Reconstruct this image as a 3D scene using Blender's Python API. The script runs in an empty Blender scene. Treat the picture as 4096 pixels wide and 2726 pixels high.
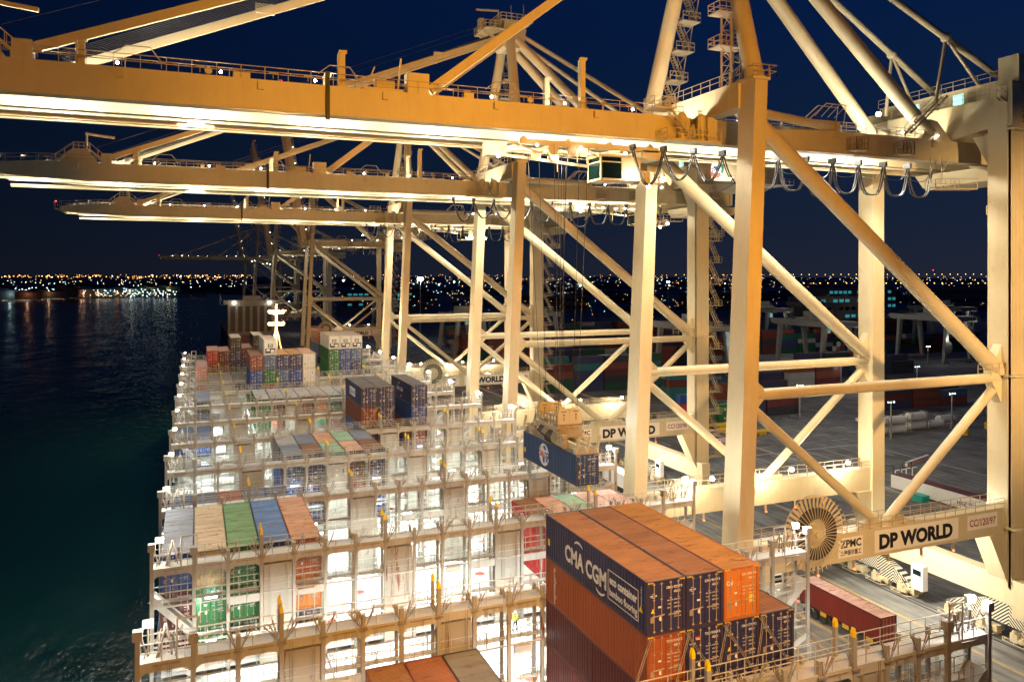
import bpy, bmesh, math, random
from mathutils import Vector, Matrix
from math import sin, cos, pi, radians, sqrt
random.seed(7)
SC = bpy.context.scene
C = SC.collection

# ------------------------------------------------------------------ camera
YAW = radians(20.8); CAMZ = 43.5
cam = bpy.data.cameras.new('camera'); camo = bpy.data.objects.new('camera', cam); C.objects.link(camo)
camo.location = (0, 0, CAMZ); camo.rotation_euler = (radians(90), 0, -YAW)
cam.sensor_width = 36; cam.lens = 36 * 2980 / 4096
cam.shift_x = (2048 - 1915) / 4096; cam.shift_y = -(1363 - 1098) / 4096
cam.clip_start = 0.5; cam.clip_end = 30000
SC.camera = camo
SC.render.engine = 'CYCLES'
SC.view_settings.view_transform = 'Standard'; SC.view_settings.look = 'None'
SC.view_settings.exposure = 0.0; SC.view_settings.gamma = 1
SC.cycles.sample_clamp_indirect = 4.0
SC.cycles.max_bounces = 5

# ------------------------------------------------------------------ night sky
W = bpy.data.worlds.new('World'); SC.world = W; W.use_nodes = True
nt = W.node_tree; nt.nodes.clear()
tc = nt.nodes.new('ShaderNodeTexCoord'); sp = nt.nodes.new('ShaderNodeSeparateXYZ')
nt.links.new(tc.outputs['Generated'], sp.inputs[0])
r1 = nt.nodes.new('ShaderNodeValToRGB'); nt.links.new(sp.outputs['Z'], r1.inputs[0])
e = r1.color_ramp.elements
e[0].position = 0.0; e[0].color = (0.0072, 0.0092, 0.0175, 1)
e[1].position = 0.6; e[1].color = (0.0006, 0.006, 0.042, 1)
for p, c in ((0.05, (0.0050, 0.0084, 0.019, 1)), (0.14, (0.0028, 0.0075, 0.021, 1)), (0.3, (0.0010, 0.0060, 0.028, 1))):
    n = e.new(p); n.color = c
# the last dusk glow keeps the sky bluer landward (towards +X)
mr = nt.nodes.new('ShaderNodeMapRange'); nt.links.new(sp.outputs['X'], mr.inputs[0])
mr.inputs[1].default_value = -0.35; mr.inputs[2].default_value = 0.95
mr.inputs[3].default_value = 0.65; mr.inputs[4].default_value = 2.1
bg = nt.nodes.new('ShaderNodeBackground'); nt.links.new(r1.outputs[0], bg.inputs[0]); nt.links.new(mr.outputs[0], bg.inputs[1])
wo = nt.nodes.new('ShaderNodeOutputWorld'); nt.links.new(bg.outputs[0], wo.inputs[0])

# ------------------------------------------------------------------ lamps
SODIUM = (1.0, 0.42, 0.03); WARM = (1.0, 0.92, 0.78); DECKW = (0.97, 1.0, 0.90); WHITE = (0.98, 1.0, 0.93); COOL = (0.72, 0.95, 1.0)
def lamp(kind, loc, power, col, target=None, size=0.4, angle=150, blend=0.6):
    l = bpy.data.lights.new('lamp_light', kind); l.energy = power; l.color = col
    if kind == 'SPOT':
        l.spot_size = radians(angle); l.spot_blend = blend
    if kind in ('SPOT', 'POINT'): l.shadow_soft_size = size
    if kind == 'AREA':
        l.shape = 'DISK'; l.size = size
    o = bpy.data.objects.new('lamp_light', l); o.location = loc
    if target is not None:
        o.rotation_euler = (Vector(target) - Vector(loc)).to_track_quat('-Z', 'Y').to_euler()
    C.objects.link(o); return o
# sodium floods of the crane the photograph was taken from (behind the camera), aimed at the ship and next crane
lamp('SPOT', (-2, -4, 58), 60000, SODIUM, (0, 66, 59), 1.0, 52, .7)
lamp('SPOT', (22, -2, 60), 125000, SODIUM, (26, 60, 58), 1.0, 58, .8)
lamp('SPOT', (40, 2, 60), 95000, SODIUM, (46, 60, 56), 1.0, 60, .8)
lamp('SPOT', (22, 12, 47), 60000, SODIUM, (26, 40, 23), 1.0, 72, .9)
lamp('SPOT', (6, 14, 46), 42000, SODIUM, (8, 44, 19), 1.0, 70, .9)
lamp('SPOT', (76, 8, 46), 240000, (1, .62, .28), (95, 60, 40), 1.0, 50, .9)
lamp('SPOT', (44, 4, 54), 110000, SODIUM, (56, 60, 32), 1.0, 50, .9)
lamp('SPOT', (66, 18, 34), 60000, (1, .66, .34), (76, 60, 13), 1.0, 66, .9)  # not a sodium flood: unseen warm spot added to brighten the near portal beam
CR_Y = [70.7, 129.7, 203.0]
lamp('SPOT', (3, 8, 50), 22000, (1, .93, .82), (24, 40, 24), .8, 40, .8)          # unseen white fill spots, added to brighten the front stack
lamp('SPOT', (30, 6, 46), 12000, (1, .93, .85), (28, 34, 24), .8, 50, .8)  # second added fill, lifting the stack doors
for cy in CR_Y:                                                     # sodium floods on the far side of each boom, thrown on to the next crane
    lamp('SPOT', (5, cy + 6.5, 61), 26000, SODIUM, (5, cy + 60, 60), 1.0, 55, .7)
    lamp('SPOT', (45, cy + 6.5, 61), 34000, SODIUM, (46, cy + 60, 58), 1.0, 80, .8)
for cy, k in zip(CR_Y, (1.0, 1.0, 1.1)):
    for x in (-16, 0, 14, 30):
        lamp('SPOT', (x, cy + 0.6, 56.8), 6800 * k, DECKW, (x + 1, cy, 0), 0.8, 110, .5)
    for x in (58, 72, 84):
        lamp('SPOT', (x, cy + 0.6, 56.8), 12000 * k, WARM, (x - 2, cy, 0), 0.8, 150, .5)
    for x in (-24, -12, 0, 12, 24, 36, 48, 60, 72, 82):                # light caught between the girders
        lamp('POINT', (x, cy + .2, 58.8), 4600, (1, .93, .76), size=.25)
    for x in (58, 70, 83):                                          # far portal beam floods
        lamp('POINT', (x, cy + 7.2, 17.8), 3200, (1, .9, .68), size=.3)
    lamp('POINT', (86, cy - 2, 62.6), 500, (1, .82, .52), size=.3)
    lamp('POINT', (78, cy + 1, 62.6), 500, (1, .82, .52), size=.3)
    lamp('SPOT', (79, cy - 2, 12.5), 20000, (1, .93, .78), (91, cy - 5, 4), .5, 140, .7)
    lamp('SPOT', (44, cy + 2, 56.5), 6000, WARM, (50, cy - 6, 30), .5, 120, .8)

# ------------------------------------------------------------------ materials
MATS = {}
def _mat(name):
    m = bpy.data.materials.new(name); m.use_nodes = True
    return m, m.node_tree, m.node_tree.nodes['Principled BSDF']
def paint(name, col, rough=0.45, dirt=0.25, dcol=None, scale=0.7, metal=0.0, streak=False, rust=0.0, bump=0.0, cross=False):
    if name in MATS: return MATS[name]
    m, t, b = _mat(name)
    b.inputs['Roughness'].default_value = rough; b.inputs['Metallic'].default_value = metal
    tcn = t.nodes.new('ShaderNodeTexCoord'); mp = t.nodes.new('ShaderNodeMapping')
    oi = t.nodes.new('ShaderNodeObjectInfo')
    add = t.nodes.new('ShaderNodeVectorMath'); add.operation = 'ADD'
    sc_ = t.nodes.new('ShaderNodeVectorMath'); sc_.operation = 'SCALE'; sc_.inputs[3].default_value = 37
    t.links.new(oi.outputs['Random'], sc_.inputs[0]); t.links.new(tcn.outputs['Object'], add.inputs[0]); t.links.new(sc_.outputs[0], add.inputs[1])
    t.links.new(add.outputs[0], mp.inputs[0])
    if streak: mp.inputs['Scale'].default_value = (1, 1, 0.18)
    if cross: mp.inputs['Scale'].default_value = (.45, 2.2, 1)
    n = t.nodes.new('ShaderNodeTexNoise'); n.inputs['Scale'].default_value = scale; n.inputs['Detail'].default_value = 8; n.inputs['Roughness'].default_value = .65
    t.links.new(mp.outputs[0], n.inputs['Vector'])
    rp = t.nodes.new('ShaderNodeValToRGB'); t.links.new(n.outputs['Fac'], rp.inputs[0])
    dc = dcol or tuple(c * 0.5 for c in col)
    rp.color_ramp.elements[0].position = .36; rp.color_ramp.elements[0].color = (*[c * (1 - dirt) + d * dirt for c, d in zip(col, dc)], 1)
    rp.color_ramp.elements[1].position = .62; rp.color_ramp.elements[1].color = (*col, 1)
    out = rp.outputs[0]
    if rust > 0:
        n2 = t.nodes.new('ShaderNodeTexNoise'); n2.inputs['Scale'].default_value = scale * 2.6; n2.inputs['Detail'].default_value = 10; n2.inputs['Roughness'].default_value = .7
        t.links.new(mp.outputs[0], n2.inputs['Vector'])
        r2 = t.nodes.new('ShaderNodeValToRGB'); t.links.new(n2.outputs['Fac'], r2.inputs[0])
        r2.color_ramp.elements[0].position = .62 - rust * .3; r2.color_ramp.elements[0].color = (0, 0, 0, 1)
        r2.color_ramp.elements[1].position = .68 - rust * .3; r2.color_ramp.elements[1].color = (1, 1, 1, 1)
        mx = t.nodes.new('ShaderNodeMixRGB'); t.links.new(r2.outputs[0], mx.inputs[0]); t.links.new(out, mx.inputs[1]); mx.inputs[2].default_value = (0.16, 0.055, 0.02, 1)
        out = mx.outputs[0]
    t.links.new(out, b.inputs['Base Color'])
    if bump:
        bp = t.nodes.new('ShaderNodeBump'); bp.inputs['Strength'].default_value = bump; bp.inputs['Distance'].default_value = .05
        t.links.new(n.outputs['Fac'], bp.inputs['Height']); t.links.new(bp.outputs[0], b.inputs['Normal'])
    MATS[name] = m; return m
def emit(name, col, s):
    if name in MATS: return MATS[name]
    m, t, b = _mat(name)
    b.inputs['Base Color'].default_value = (*col, 1); b.inputs['Emission Color'].default_value = (*col, 1); b.inputs['Emission Strength'].default_value = s
    MATS[name] = m; return m
M = {}
def crane_steel():
    m = paint('crane_paint', (.60, .515, .325), .42, .25, (.46, .36, .22), .35); t = m.node_tree; b = t.nodes['Principled BSDF']
    src = b.inputs['Base Color'].links[0].from_socket
    tcn = t.nodes.new('ShaderNodeTexCoord'); mp = t.nodes.new('ShaderNodeMapping'); mp.inputs['Scale'].default_value = (1.1, 1.1, .22); t.links.new(tcn.outputs['Object'], mp.inputs[0])
    n = t.nodes.new('ShaderNodeTexNoise'); n.inputs['Scale'].default_value = 1.0; n.inputs['Detail'].default_value = 9; n.inputs['Roughness'].default_value = .7; t.links.new(mp.outputs[0], n.inputs['Vector'])
    r = t.nodes.new('ShaderNodeValToRGB'); r.color_ramp.elements[0].position = .48; r.color_ramp.elements[0].color = (1, 1, 1, 1); r.color_ramp.elements[1].position = .72; r.color_ramp.elements[1].color = (.42, .30, .2, 1); t.links.new(n.outputs['Fac'], r.inputs[0])
    mx = t.nodes.new('ShaderNodeMixRGB'); mx.blend_type = 'MULTIPLY'; mx.inputs[0].default_value = .16; t.links.new(src, mx.inputs[1]); t.links.new(r.outputs[0], mx.inputs[2]); t.links.new(mx.outputs[0], b.inputs['Base Color'])
    n2 = t.nodes.new('ShaderNodeTexNoise'); n2.inputs['Scale'].default_value = .9; n2.inputs['Detail'].default_value = 3; t.links.new(tcn.outputs['Object'], n2.inputs['Vector'])
    bp = t.nodes.new('ShaderNodeBump'); bp.inputs['Strength'].default_value = .06; bp.inputs['Distance'].default_value = .12; t.links.new(n2.outputs['Fac'], bp.inputs['Height']); t.links.new(bp.outputs[0], b.inputs['Normal'])
    return m
M['steel'] = crane_steel()
M['steel_rail'] = paint('railing_paint', (.42, .33, .21), .5, .3)
M['dark'] = paint('dark_steel', (.035, .035, .04), .5, .3)
M['rope'] = paint('rope_steel', (.03, .03, .035), .4, .2)
M['black'] = paint('black_letter', (.012, .012, .014), .5, 0)
M['redl'] = paint('red_letter', (.32, .02, .02), .5, 0)
M['white'] = paint('white_paint', (.80, .80, .77), .5, .15)
M['signboard'] = paint('sign_board', (.80, .76, .66), .5, .1)
M['glass'] = paint('cab_glass', (.004, .012, .012), .08, .1)
M['ybollard'] = paint('yellow_tip', (.95, .68, .01), .45, .1)
M['ship_grey'] = paint('bridge_paint', (.36, .355, .31), .5, .35, (.36, .30, .22), .6, rust=.10, streak=True)
M['ship_walk'] = paint('walkway_paint', (.50, .495, .45), .5, .3)
M['ship_rail'] = paint('ship_railing', (.52, .51, .46), .5, .3)
M['rods'] = paint('lashing_steel', (.42, .38, .31), .4, .5, (.15, .07, .04), 3, metal=.3)
M['hatch'] = paint('hatch_paint', (.78, .80, .76), .5, .35, (.42, .36, .30), .25, rust=.05)
M['deck'] = paint('deck_paint', (.35, .36, .33), .6, .5, (.2, .12, .08), .3)
M['hull'] = paint('hull_paint', (.02, .035, .07), .4, .2)
M['redmark'] = paint('red_mark', (.6, .05, .03), .5, .1)
M['ylw'] = paint('yellow_paint', (.75, .45, .03), .5, .2)
M['orange_lamp'] = emit('orange_lamp', (1, .12, .03), 6)
M['lampw'] = emit('flood_glow', (1, .95, .82), 40)
M['lampc'] = emit('cool_glow', (.75, .95, 1), 25)
M['lampo'] = emit('sodium_glow', (1, .50, .14), 7)
M['lampr'] = emit('red_glow', (1, .05, .03), 12)
M['lampg'] = emit('green_glow', (.1, 1, .4), 8)
M['teal'] = emit('teal_window', (.06, .42, .50), .5)
M['winw'] = emit('white_window', (.45, 1, .9), 1.3)
def stripes(ax='Y', per=2.6, k=2.4):
    m, t, b = _mat('hazard_stripes')
    tcn = t.nodes.new('ShaderNodeTexCoord'); s = t.nodes.new('ShaderNodeSeparateXYZ'); t.links.new(tcn.outputs['Object'], s.inputs[0])
    ab = t.nodes.new('ShaderNodeMath'); ab.operation = 'PINGPONG'; ab.inputs[1].default_value = per; t.links.new(s.outputs[ax], ab.inputs[0])
    ad = t.nodes.new('ShaderNodeMath'); ad.operation = 'ADD'; t.links.new(ab.outputs[0], ad.inputs[0]); t.links.new(s.outputs['Z'], ad.inputs[1])
    ml = t.nodes.new('ShaderNodeMath'); ml.operation = 'MULTIPLY'; ml.inputs[1].default_value = k; t.links.new(ad.outputs[0], ml.inputs[0])
    fr = t.nodes.new('ShaderNodeMath'); fr.operation = 'FRACT'; t.links.new(ml.outputs[0], fr.inputs[0])
    gt = t.nodes.new('ShaderNodeMath'); gt.operation = 'GREATER_THAN'; gt.inputs[1].default_value = .5; t.links.new(fr.outputs[0], gt.inputs[0])
    mx = t.nodes.new('ShaderNodeMixRGB'); t.links.new(gt.outputs[0], mx.inputs[0]); mx.inputs[1].default_value = (.03, .03, .03, 1); mx.inputs[2].default_value = (.72, .66, .5, 1)
    t.links.new(mx.outputs[0], b.inputs['Base Color']); b.inputs['Roughness'].default_value = .5
    return m
M['stripe'] = stripes(); M['stripe2'] = stripes('X', .62, 5.5)

# ------------------------------------------------------------------ mesh collector
class MB:
    def __init__(s): s.v = []; s.f = []; s.m = []; s.sm = []
    def add(s, vs, fs, mi=0, smooth=False):
        b = len(s.v); s.v += [tuple(v) for v in vs]
        for f in fs: s.f.append([b + i for i in f]); s.m.append(mi); s.sm.append(smooth)
        return s
    def box(s, x0, x1, y0, y1, z0, z1, mi=0):
        return s.add([(x, y, z) for z in (z0, z1) for y in (y0, y1) for x in (x0, x1)],
                     [(0, 2, 3, 1), (4, 5, 7, 6), (0, 1, 5, 4), (2, 6, 7, 3), (0, 4, 6, 2), (1, 3, 7, 5)], mi)
    def bar(s, p, q, w, h=None, mi=0, w2=None, h2=None):
        # box-section member from p to q: w across (horizontal), h in the other direction
        p = Vector(p); q = Vector(q); d = (q - p).normalized(); h = w if h is None else h
        w2 = w if w2 is None else w2; h2 = h if h2 is None else h2
        if abs(d.z) > .75: a = Vector((1, 0, 0)); a = (a - d * a.dot(d)).normalized()
        else: a = d.cross(Vector((0, 0, 1))).normalized()
        b = d.cross(a).normalized()
        vs = []
        for c, ww, hh in ((p, w, h), (q, w2, h2)):
            for sa, sb in ((-1, -1), (1, -1), (1, 1), (-1, 1)): vs.append(c + a * sa * ww / 2 + b * sb * hh / 2)
        return s.add(vs, [(3, 2, 1, 0), (4, 5, 6, 7), (0, 1, 5, 4), (1, 2, 6, 5), (2, 3, 7, 6), (3, 0, 4, 7)], mi)
    def tube(s, p, q, r, n=12, mi=0, r2=None, cap=True):
        p = Vector(p); q = Vector(q); d = (q - p).normalized(); r2 = r if r2 is None else r2
        a = Vector((0, 0, 1)).cross(d)
        if a.length < 1e-3: a = Vector((1, 0, 0))
        a.normalize(); b = d.cross(a)
        vs = []
        for c, rr in ((p, r), (q, r2)):
            for i in range(n): vs.append(c + (a * cos(2 * pi * i / n) + b * sin(2 * pi * i / n)) * rr)
        s.add(vs, [(i, (i + 1) % n, n + (i + 1) % n, n + i) for i in range(n)], mi, n > 5)
        if cap: s.add(vs[:n], [tuple(range(n))[::-1]], mi); s.add(vs[n:], [tuple(range(n))], mi)
        return s
    def path(s, pts, r, n=6, mi=0):
        for p, q in zip(pts[:-1], pts[1:]): s.tube(p, q, r, n, mi, cap=False)
        return s
    def quad(s, vs, mi=0): return s.add(vs, [tuple(range(len(vs)))], mi)
    def prism(s, poly, axis, a, b, mi=0):
        # extrude a 2-D polygon along an axis; poly in the two remaining axes in order
        def P(u, v, w):
            return {'x': (w, u, v), 'y': (u, w, v), 'z': (u, v, w)}[axis]
        n = len(poly); vs = [P(u, v, a) for u, v in poly] + [P(u, v, b) for u, v in poly]
        return s.add(vs, [tuple(range(n))[::-1], tuple(range(n, 2 * n))] + [(i, (i + 1) % n, n + (i + 1) % n, n + i) for i in range(n)], mi)
    def ball(s, c, r, mi=0, n=8, zs=1):
        vs = []; fs = []; k = n // 2
        for i in range(k + 1):
            for j in range(n):
                a = pi * i / k; b = 2 * pi * j / n
                vs.append((c[0] + r * sin(a) * cos(b), c[1] + r * sin(a) * sin(b), c[2] + r * zs * cos(a)))
        for i in range(k):
            for j in range(n): fs.append((i * n + j, (i + 1) * n + j, (i + 1) * n + (j + 1) % n, i * n + (j + 1) % n))
        return s.add(vs, fs, mi, True)
    def rail(s, pts, h=1.1, r=.03, step=1.5, mi=0, mid=True):
        for p, q in zip(pts[:-1], pts[1:]):
            p = Vector(p); q = Vector(q); L = (q - p).length; n = max(1, round(L / step))
            for hh in ((h, h * .5) if mid else (h,)): s.bar(p + Vector((0, 0, hh)), q + Vector((0, 0, hh)), r * 2, mi=mi)
            for i in range(n + 1):
                c = p.lerp(q, i / n); s.bar(c, c + Vector((0, 0, h)), r * 2, mi=mi)
        return s
    def stair(s, p, q, w=.8, mi=0, rail=True):
        p = Vector(p); q = Vector(q); d = q - p; n = max(2, int(abs(d.z) / .28)); hz = Vector((d.x, d.y, 0)).normalized(); sd = hz.cross(Vector((0, 0, 1)))
        for k in (-1, 1):
            s.bar(p + sd * k * w / 2, q + sd * k * w / 2, .06, .22, mi)
            if rail:
                u = Vector((0, 0, 1.0)); s.bar(p + sd * k * w / 2 + u, q + sd * k * w / 2 + u, .05, mi=mi)
                for i in range(0, n + 1, 3):
                    c = p.lerp(q, i / n) + sd * k * w / 2; s.bar(c, c + u, .05, mi=mi)
        for i in range(n):
            c = p.lerp(q, (i + .5) / n); s.bar(c - sd * w / 2, c + sd * w / 2, .22, .04, mi)
        return s
    def build(s, name, mats, parent=None, loc=(0, 0, 0), off=(0, 0, 0)):
        me = bpy.data.meshes.new(name)
        o_ = Vector(off)
        me.from_pydata([tuple(Vector(v) - o_) for v in s.v], [], s.f); me.validate()
        mats = mats if isinstance(mats, (list, tuple)) else [mats]
        for m in mats: me.materials.append(m)
        if len(me.polygons) == len(s.m):
            me.polygons.foreach_set('material_index', s.m); me.polygons.foreach_set('use_smooth', s.sm)
        me.update()
        o = bpy.data.objects.new(name, me); C.objects.link(o); o.location = loc
        if parent: o.parent = parent
        return o
def child(mb, name, mats, parent, base=(0, 0, 0)):
    """mesh given in world coordinates of the prototype; parent empty stands at base"""
    return mb.build(name, mats, parent, off=base)
def tag(o, label=None, cat=None, group=None, kind=None):
    if label: o['label'] = label
    if cat: o['category'] = cat
    if group: o['group'] = group
    if kind: o['kind'] = kind
    return o
def empty(name, loc=(0, 0, 0), rz=0):
    o = bpy.data.objects.new(name, None); C.objects.link(o); o.location = loc; o.rotation_euler = (0, 0, rz); o.empty_display_size = .5
    return o
def kids(o): return KIDS.get(o, [])
def copy_tree(o, parent=None, skip=()):
    c = o.copy(); C.objects.link(c)
    if parent: c.parent = parent
    for ch in list(o.children):
        if ch.name.split('.')[0] in skip: continue
        copy_tree(ch, c, skip)
    return c
def text_mb(txt, size, bold=0.0, width=None, ext=0):
    cu = bpy.data.curves.new('t', 'FONT'); cu.body = txt; cu.size = size; cu.offset = bold; cu.align_x = 'LEFT'; cu.resolution_u = 3
    o = bpy.data.objects.new('t', cu); C.objects.link(o)
    dg = bpy.context.evaluated_depsgraph_get(); me = bpy.data.meshes.new_from_object(o.evaluated_get(dg))
    vs = [v.co.copy() for v in me.vertices]; fs = [tuple(p.vertices) for p in me.polygons]
    bpy.data.objects.remove(o); bpy.data.curves.remove(cu); bpy.data.meshes.remove(me)
    if width and vs:
        mx = max(v.x for v in vs); mn = min(v.x for v in vs); k = width / (mx - mn)
        for v in vs: v.x = (v.x - mn) * k
    return vs, fs
def put_text(mb, txt, size, org, ux, uz, bold=0, width=None, mi=0):
    """text laid on a plane: ux is the reading direction, uz is up"""
    vs, fs = text_mb(txt, size, bold, width); org = Vector(org); ux = Vector(ux); uz = Vector(uz)
    mb.add([org + ux * v.x + uz * v.y for v in vs], fs, mi); return mb

# ------------------------------------------------------------------ ground, quay, water
def water():
    m, t, b = _mat('sea_water')
    b.inputs['Base Color'].default_value = (.0026, .020, .019, 1); b.inputs['Roughness'].default_value = .16; b.inputs['IOR'].default_value = 1.33
    tcn = t.nodes.new('ShaderNodeTexCoord'); mp = t.nodes.new('ShaderNodeMapping'); mp.inputs['Scale'].default_value = (1, .45, 1)
    t.links.new(tcn.outputs['Object'], mp.inputs[0])
    n = t.nodes.new('ShaderNodeTexNoise'); n.inputs['Scale'].default_value = .42; n.inputs['Detail'].default_value = 4; n.inputs['Roughness'].default_value = .6
    n2 = t.nodes.new('ShaderNodeTexNoise'); n2.inputs['Scale'].default_value = .06; n2.inputs['Detail'].default_value = 4
    t.links.new(mp.outputs[0], n.inputs['Vector']); t.links.new(mp.outputs[0], n2.inputs['Vector'])
    ad = t.nodes.new('ShaderNodeMath'); ad.operation = 'MULTIPLY_ADD'; t.links.new(n2.outputs['Fac'], ad.inputs[0]); ad.inputs[1].default_value = 3.0; t.links.new(n.outputs['Fac'], ad.inputs[2])
    bp = t.nodes.new('ShaderNodeBump'); bp.inputs['Strength'].default_value = .6; bp.inputs['Distance'].default_value = .6
    t.links.new(ad.outputs[0], bp.inputs['Height']); t.links.new(bp.outputs[0], b.inputs['Normal'])
    return m
def asphalt():
    m, t, b = _mat('quay_asphalt')
    tcn = t.nodes.new('ShaderNodeTexCoord')
    n = t.nodes.new('ShaderNodeTexNoise'); n.inputs['Scale'].default_value = .12; n.inputs['Detail'].default_value = 9; n.inputs['Roughness'].default_value = .65
    mp = t.nodes.new('ShaderNodeMapping'); mp.inputs['Scale'].default_value = (1, .12, 1); t.links.new(tcn.outputs['Object'], mp.inputs[0])
    n2 = t.nodes.new('ShaderNodeTexNoise'); n2.inputs['Scale'].default_value = 1.1; n2.inputs['Detail'].default_value = 5
    t.links.new(tcn.outputs['Object'], n.inputs['Vector']); t.links.new(mp.outputs[0], n2.inputs['Vector'])
    mx = t.nodes.new('ShaderNodeMixRGB'); mx.inputs[0].default_value = .45; t.links.new(n.outputs['Fac'], mx.inputs[1]); t.links.new(n2.outputs['Fac'], mx.inputs[2])
    rp = t.nodes.new('ShaderNodeValToRGB'); t.links.new(mx.outputs[0], rp.inputs[0])
    rp.color_ramp.elements[0].position = .38; rp.color_ramp.elements[0].color = (.085, .085, .083, 1)
    rp.color_ramp.elements[1].position = .62; rp.color_ramp.elements[1].color = (.24, .235, .22, 1)
    t.links.new(rp.outputs[0], b.inputs['Base Color']); b.inputs['Roughness'].default_value = .8; b.inputs['Specular IOR Level'].default_value = .12
    return m
M['asphalt'] = asphalt()
M['concrete'] = paint('kerb_concrete', (.34, .31, .27), .7, .4, (.16, .14, .12), .4)
M['yline'] = paint('yellow_line', (.55, .36, .06), .6, .5, (.15, .12, .06), 2)
M['wline'] = paint('white_line', (.62, .62, .6), .6, .5, (.2, .2, .2), 2)
tag(MB().quad([(-9000, -400, -3), (9000, -400, -3), (9000, 16000, -3), (-9000, 16000, -3)]).build('water', water()), kind='structure')
g = MB(); g.prism([(47.8, -300), (9000, -300), (9000, 15000), (300, 15000), (300, 1500), (47.8, 1300)], 'z', -6, 0)
tag(g.build('quay_ground', M['asphalt']), kind='structure')
g = MB(); g.prism([(-9000, 900), (-1150, 1180), (-760, 1500), (-620, 1950), (300, 2300), (300, 15000), (-9000, 15000)], 'z', -6, -1.2)
tag(g.build('far_shore', paint('shore_soil', (.05, .045, .04), .9, .3)), kind='structure')
q = MB()
for x0, x1, h in ((47.8, 48.6, .3), (101.5, 102.3, .35), (131, 131.8, .3)): q.box(x0, x1, -100, 560, .004, h)
q.box(57.5, 57.9, -100, 700, .004, .3)
tag(q.build('kerb', M['concrete']), kind='structure')
q = MB()
for x in (50.1, 50.9, 89.1, 89.9): q.box(x - .05, x + .05, -100, 1000, .006, .07)
tag(q.build('crane_rail', M['dark']), kind='structure')
q = MB()
for x in (60.5, 64.3, 64.6, 68.4, 72.2, 72.5, 76.3, 80.1, 84.0, 84.3): q.box(x, x + .13, -100, 900, .004, .008)
for y in range(20, 700, 9):
    q.box(58.5, 60, y, y + .15, .004, .008)
tag(q.build('lane_markings', M['yline']), kind='structure')
q = MB()
for y in range(40, 600, 12): q.box(107.5, 107.7, y, y + 4, .004, .008); q.box(113, 113.2, y, y + 4, .004, .008)
for y in (150, 156, 162, 168):
    for x in range(132, 200, 12): q.box(x, x + 6, y, y + .18, .004, .008)
for i in range(7): q.box(124 + i * 5.5, 124.2 + i * 5.5, 132, 143, .004, .008)
q.box(120, 165, 144, 144.3, .004, .008); q.box(160, 160.3, 100, 140, .004, .008)
tag(q.build('road_markings', M['wline']), kind='structure')

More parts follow.
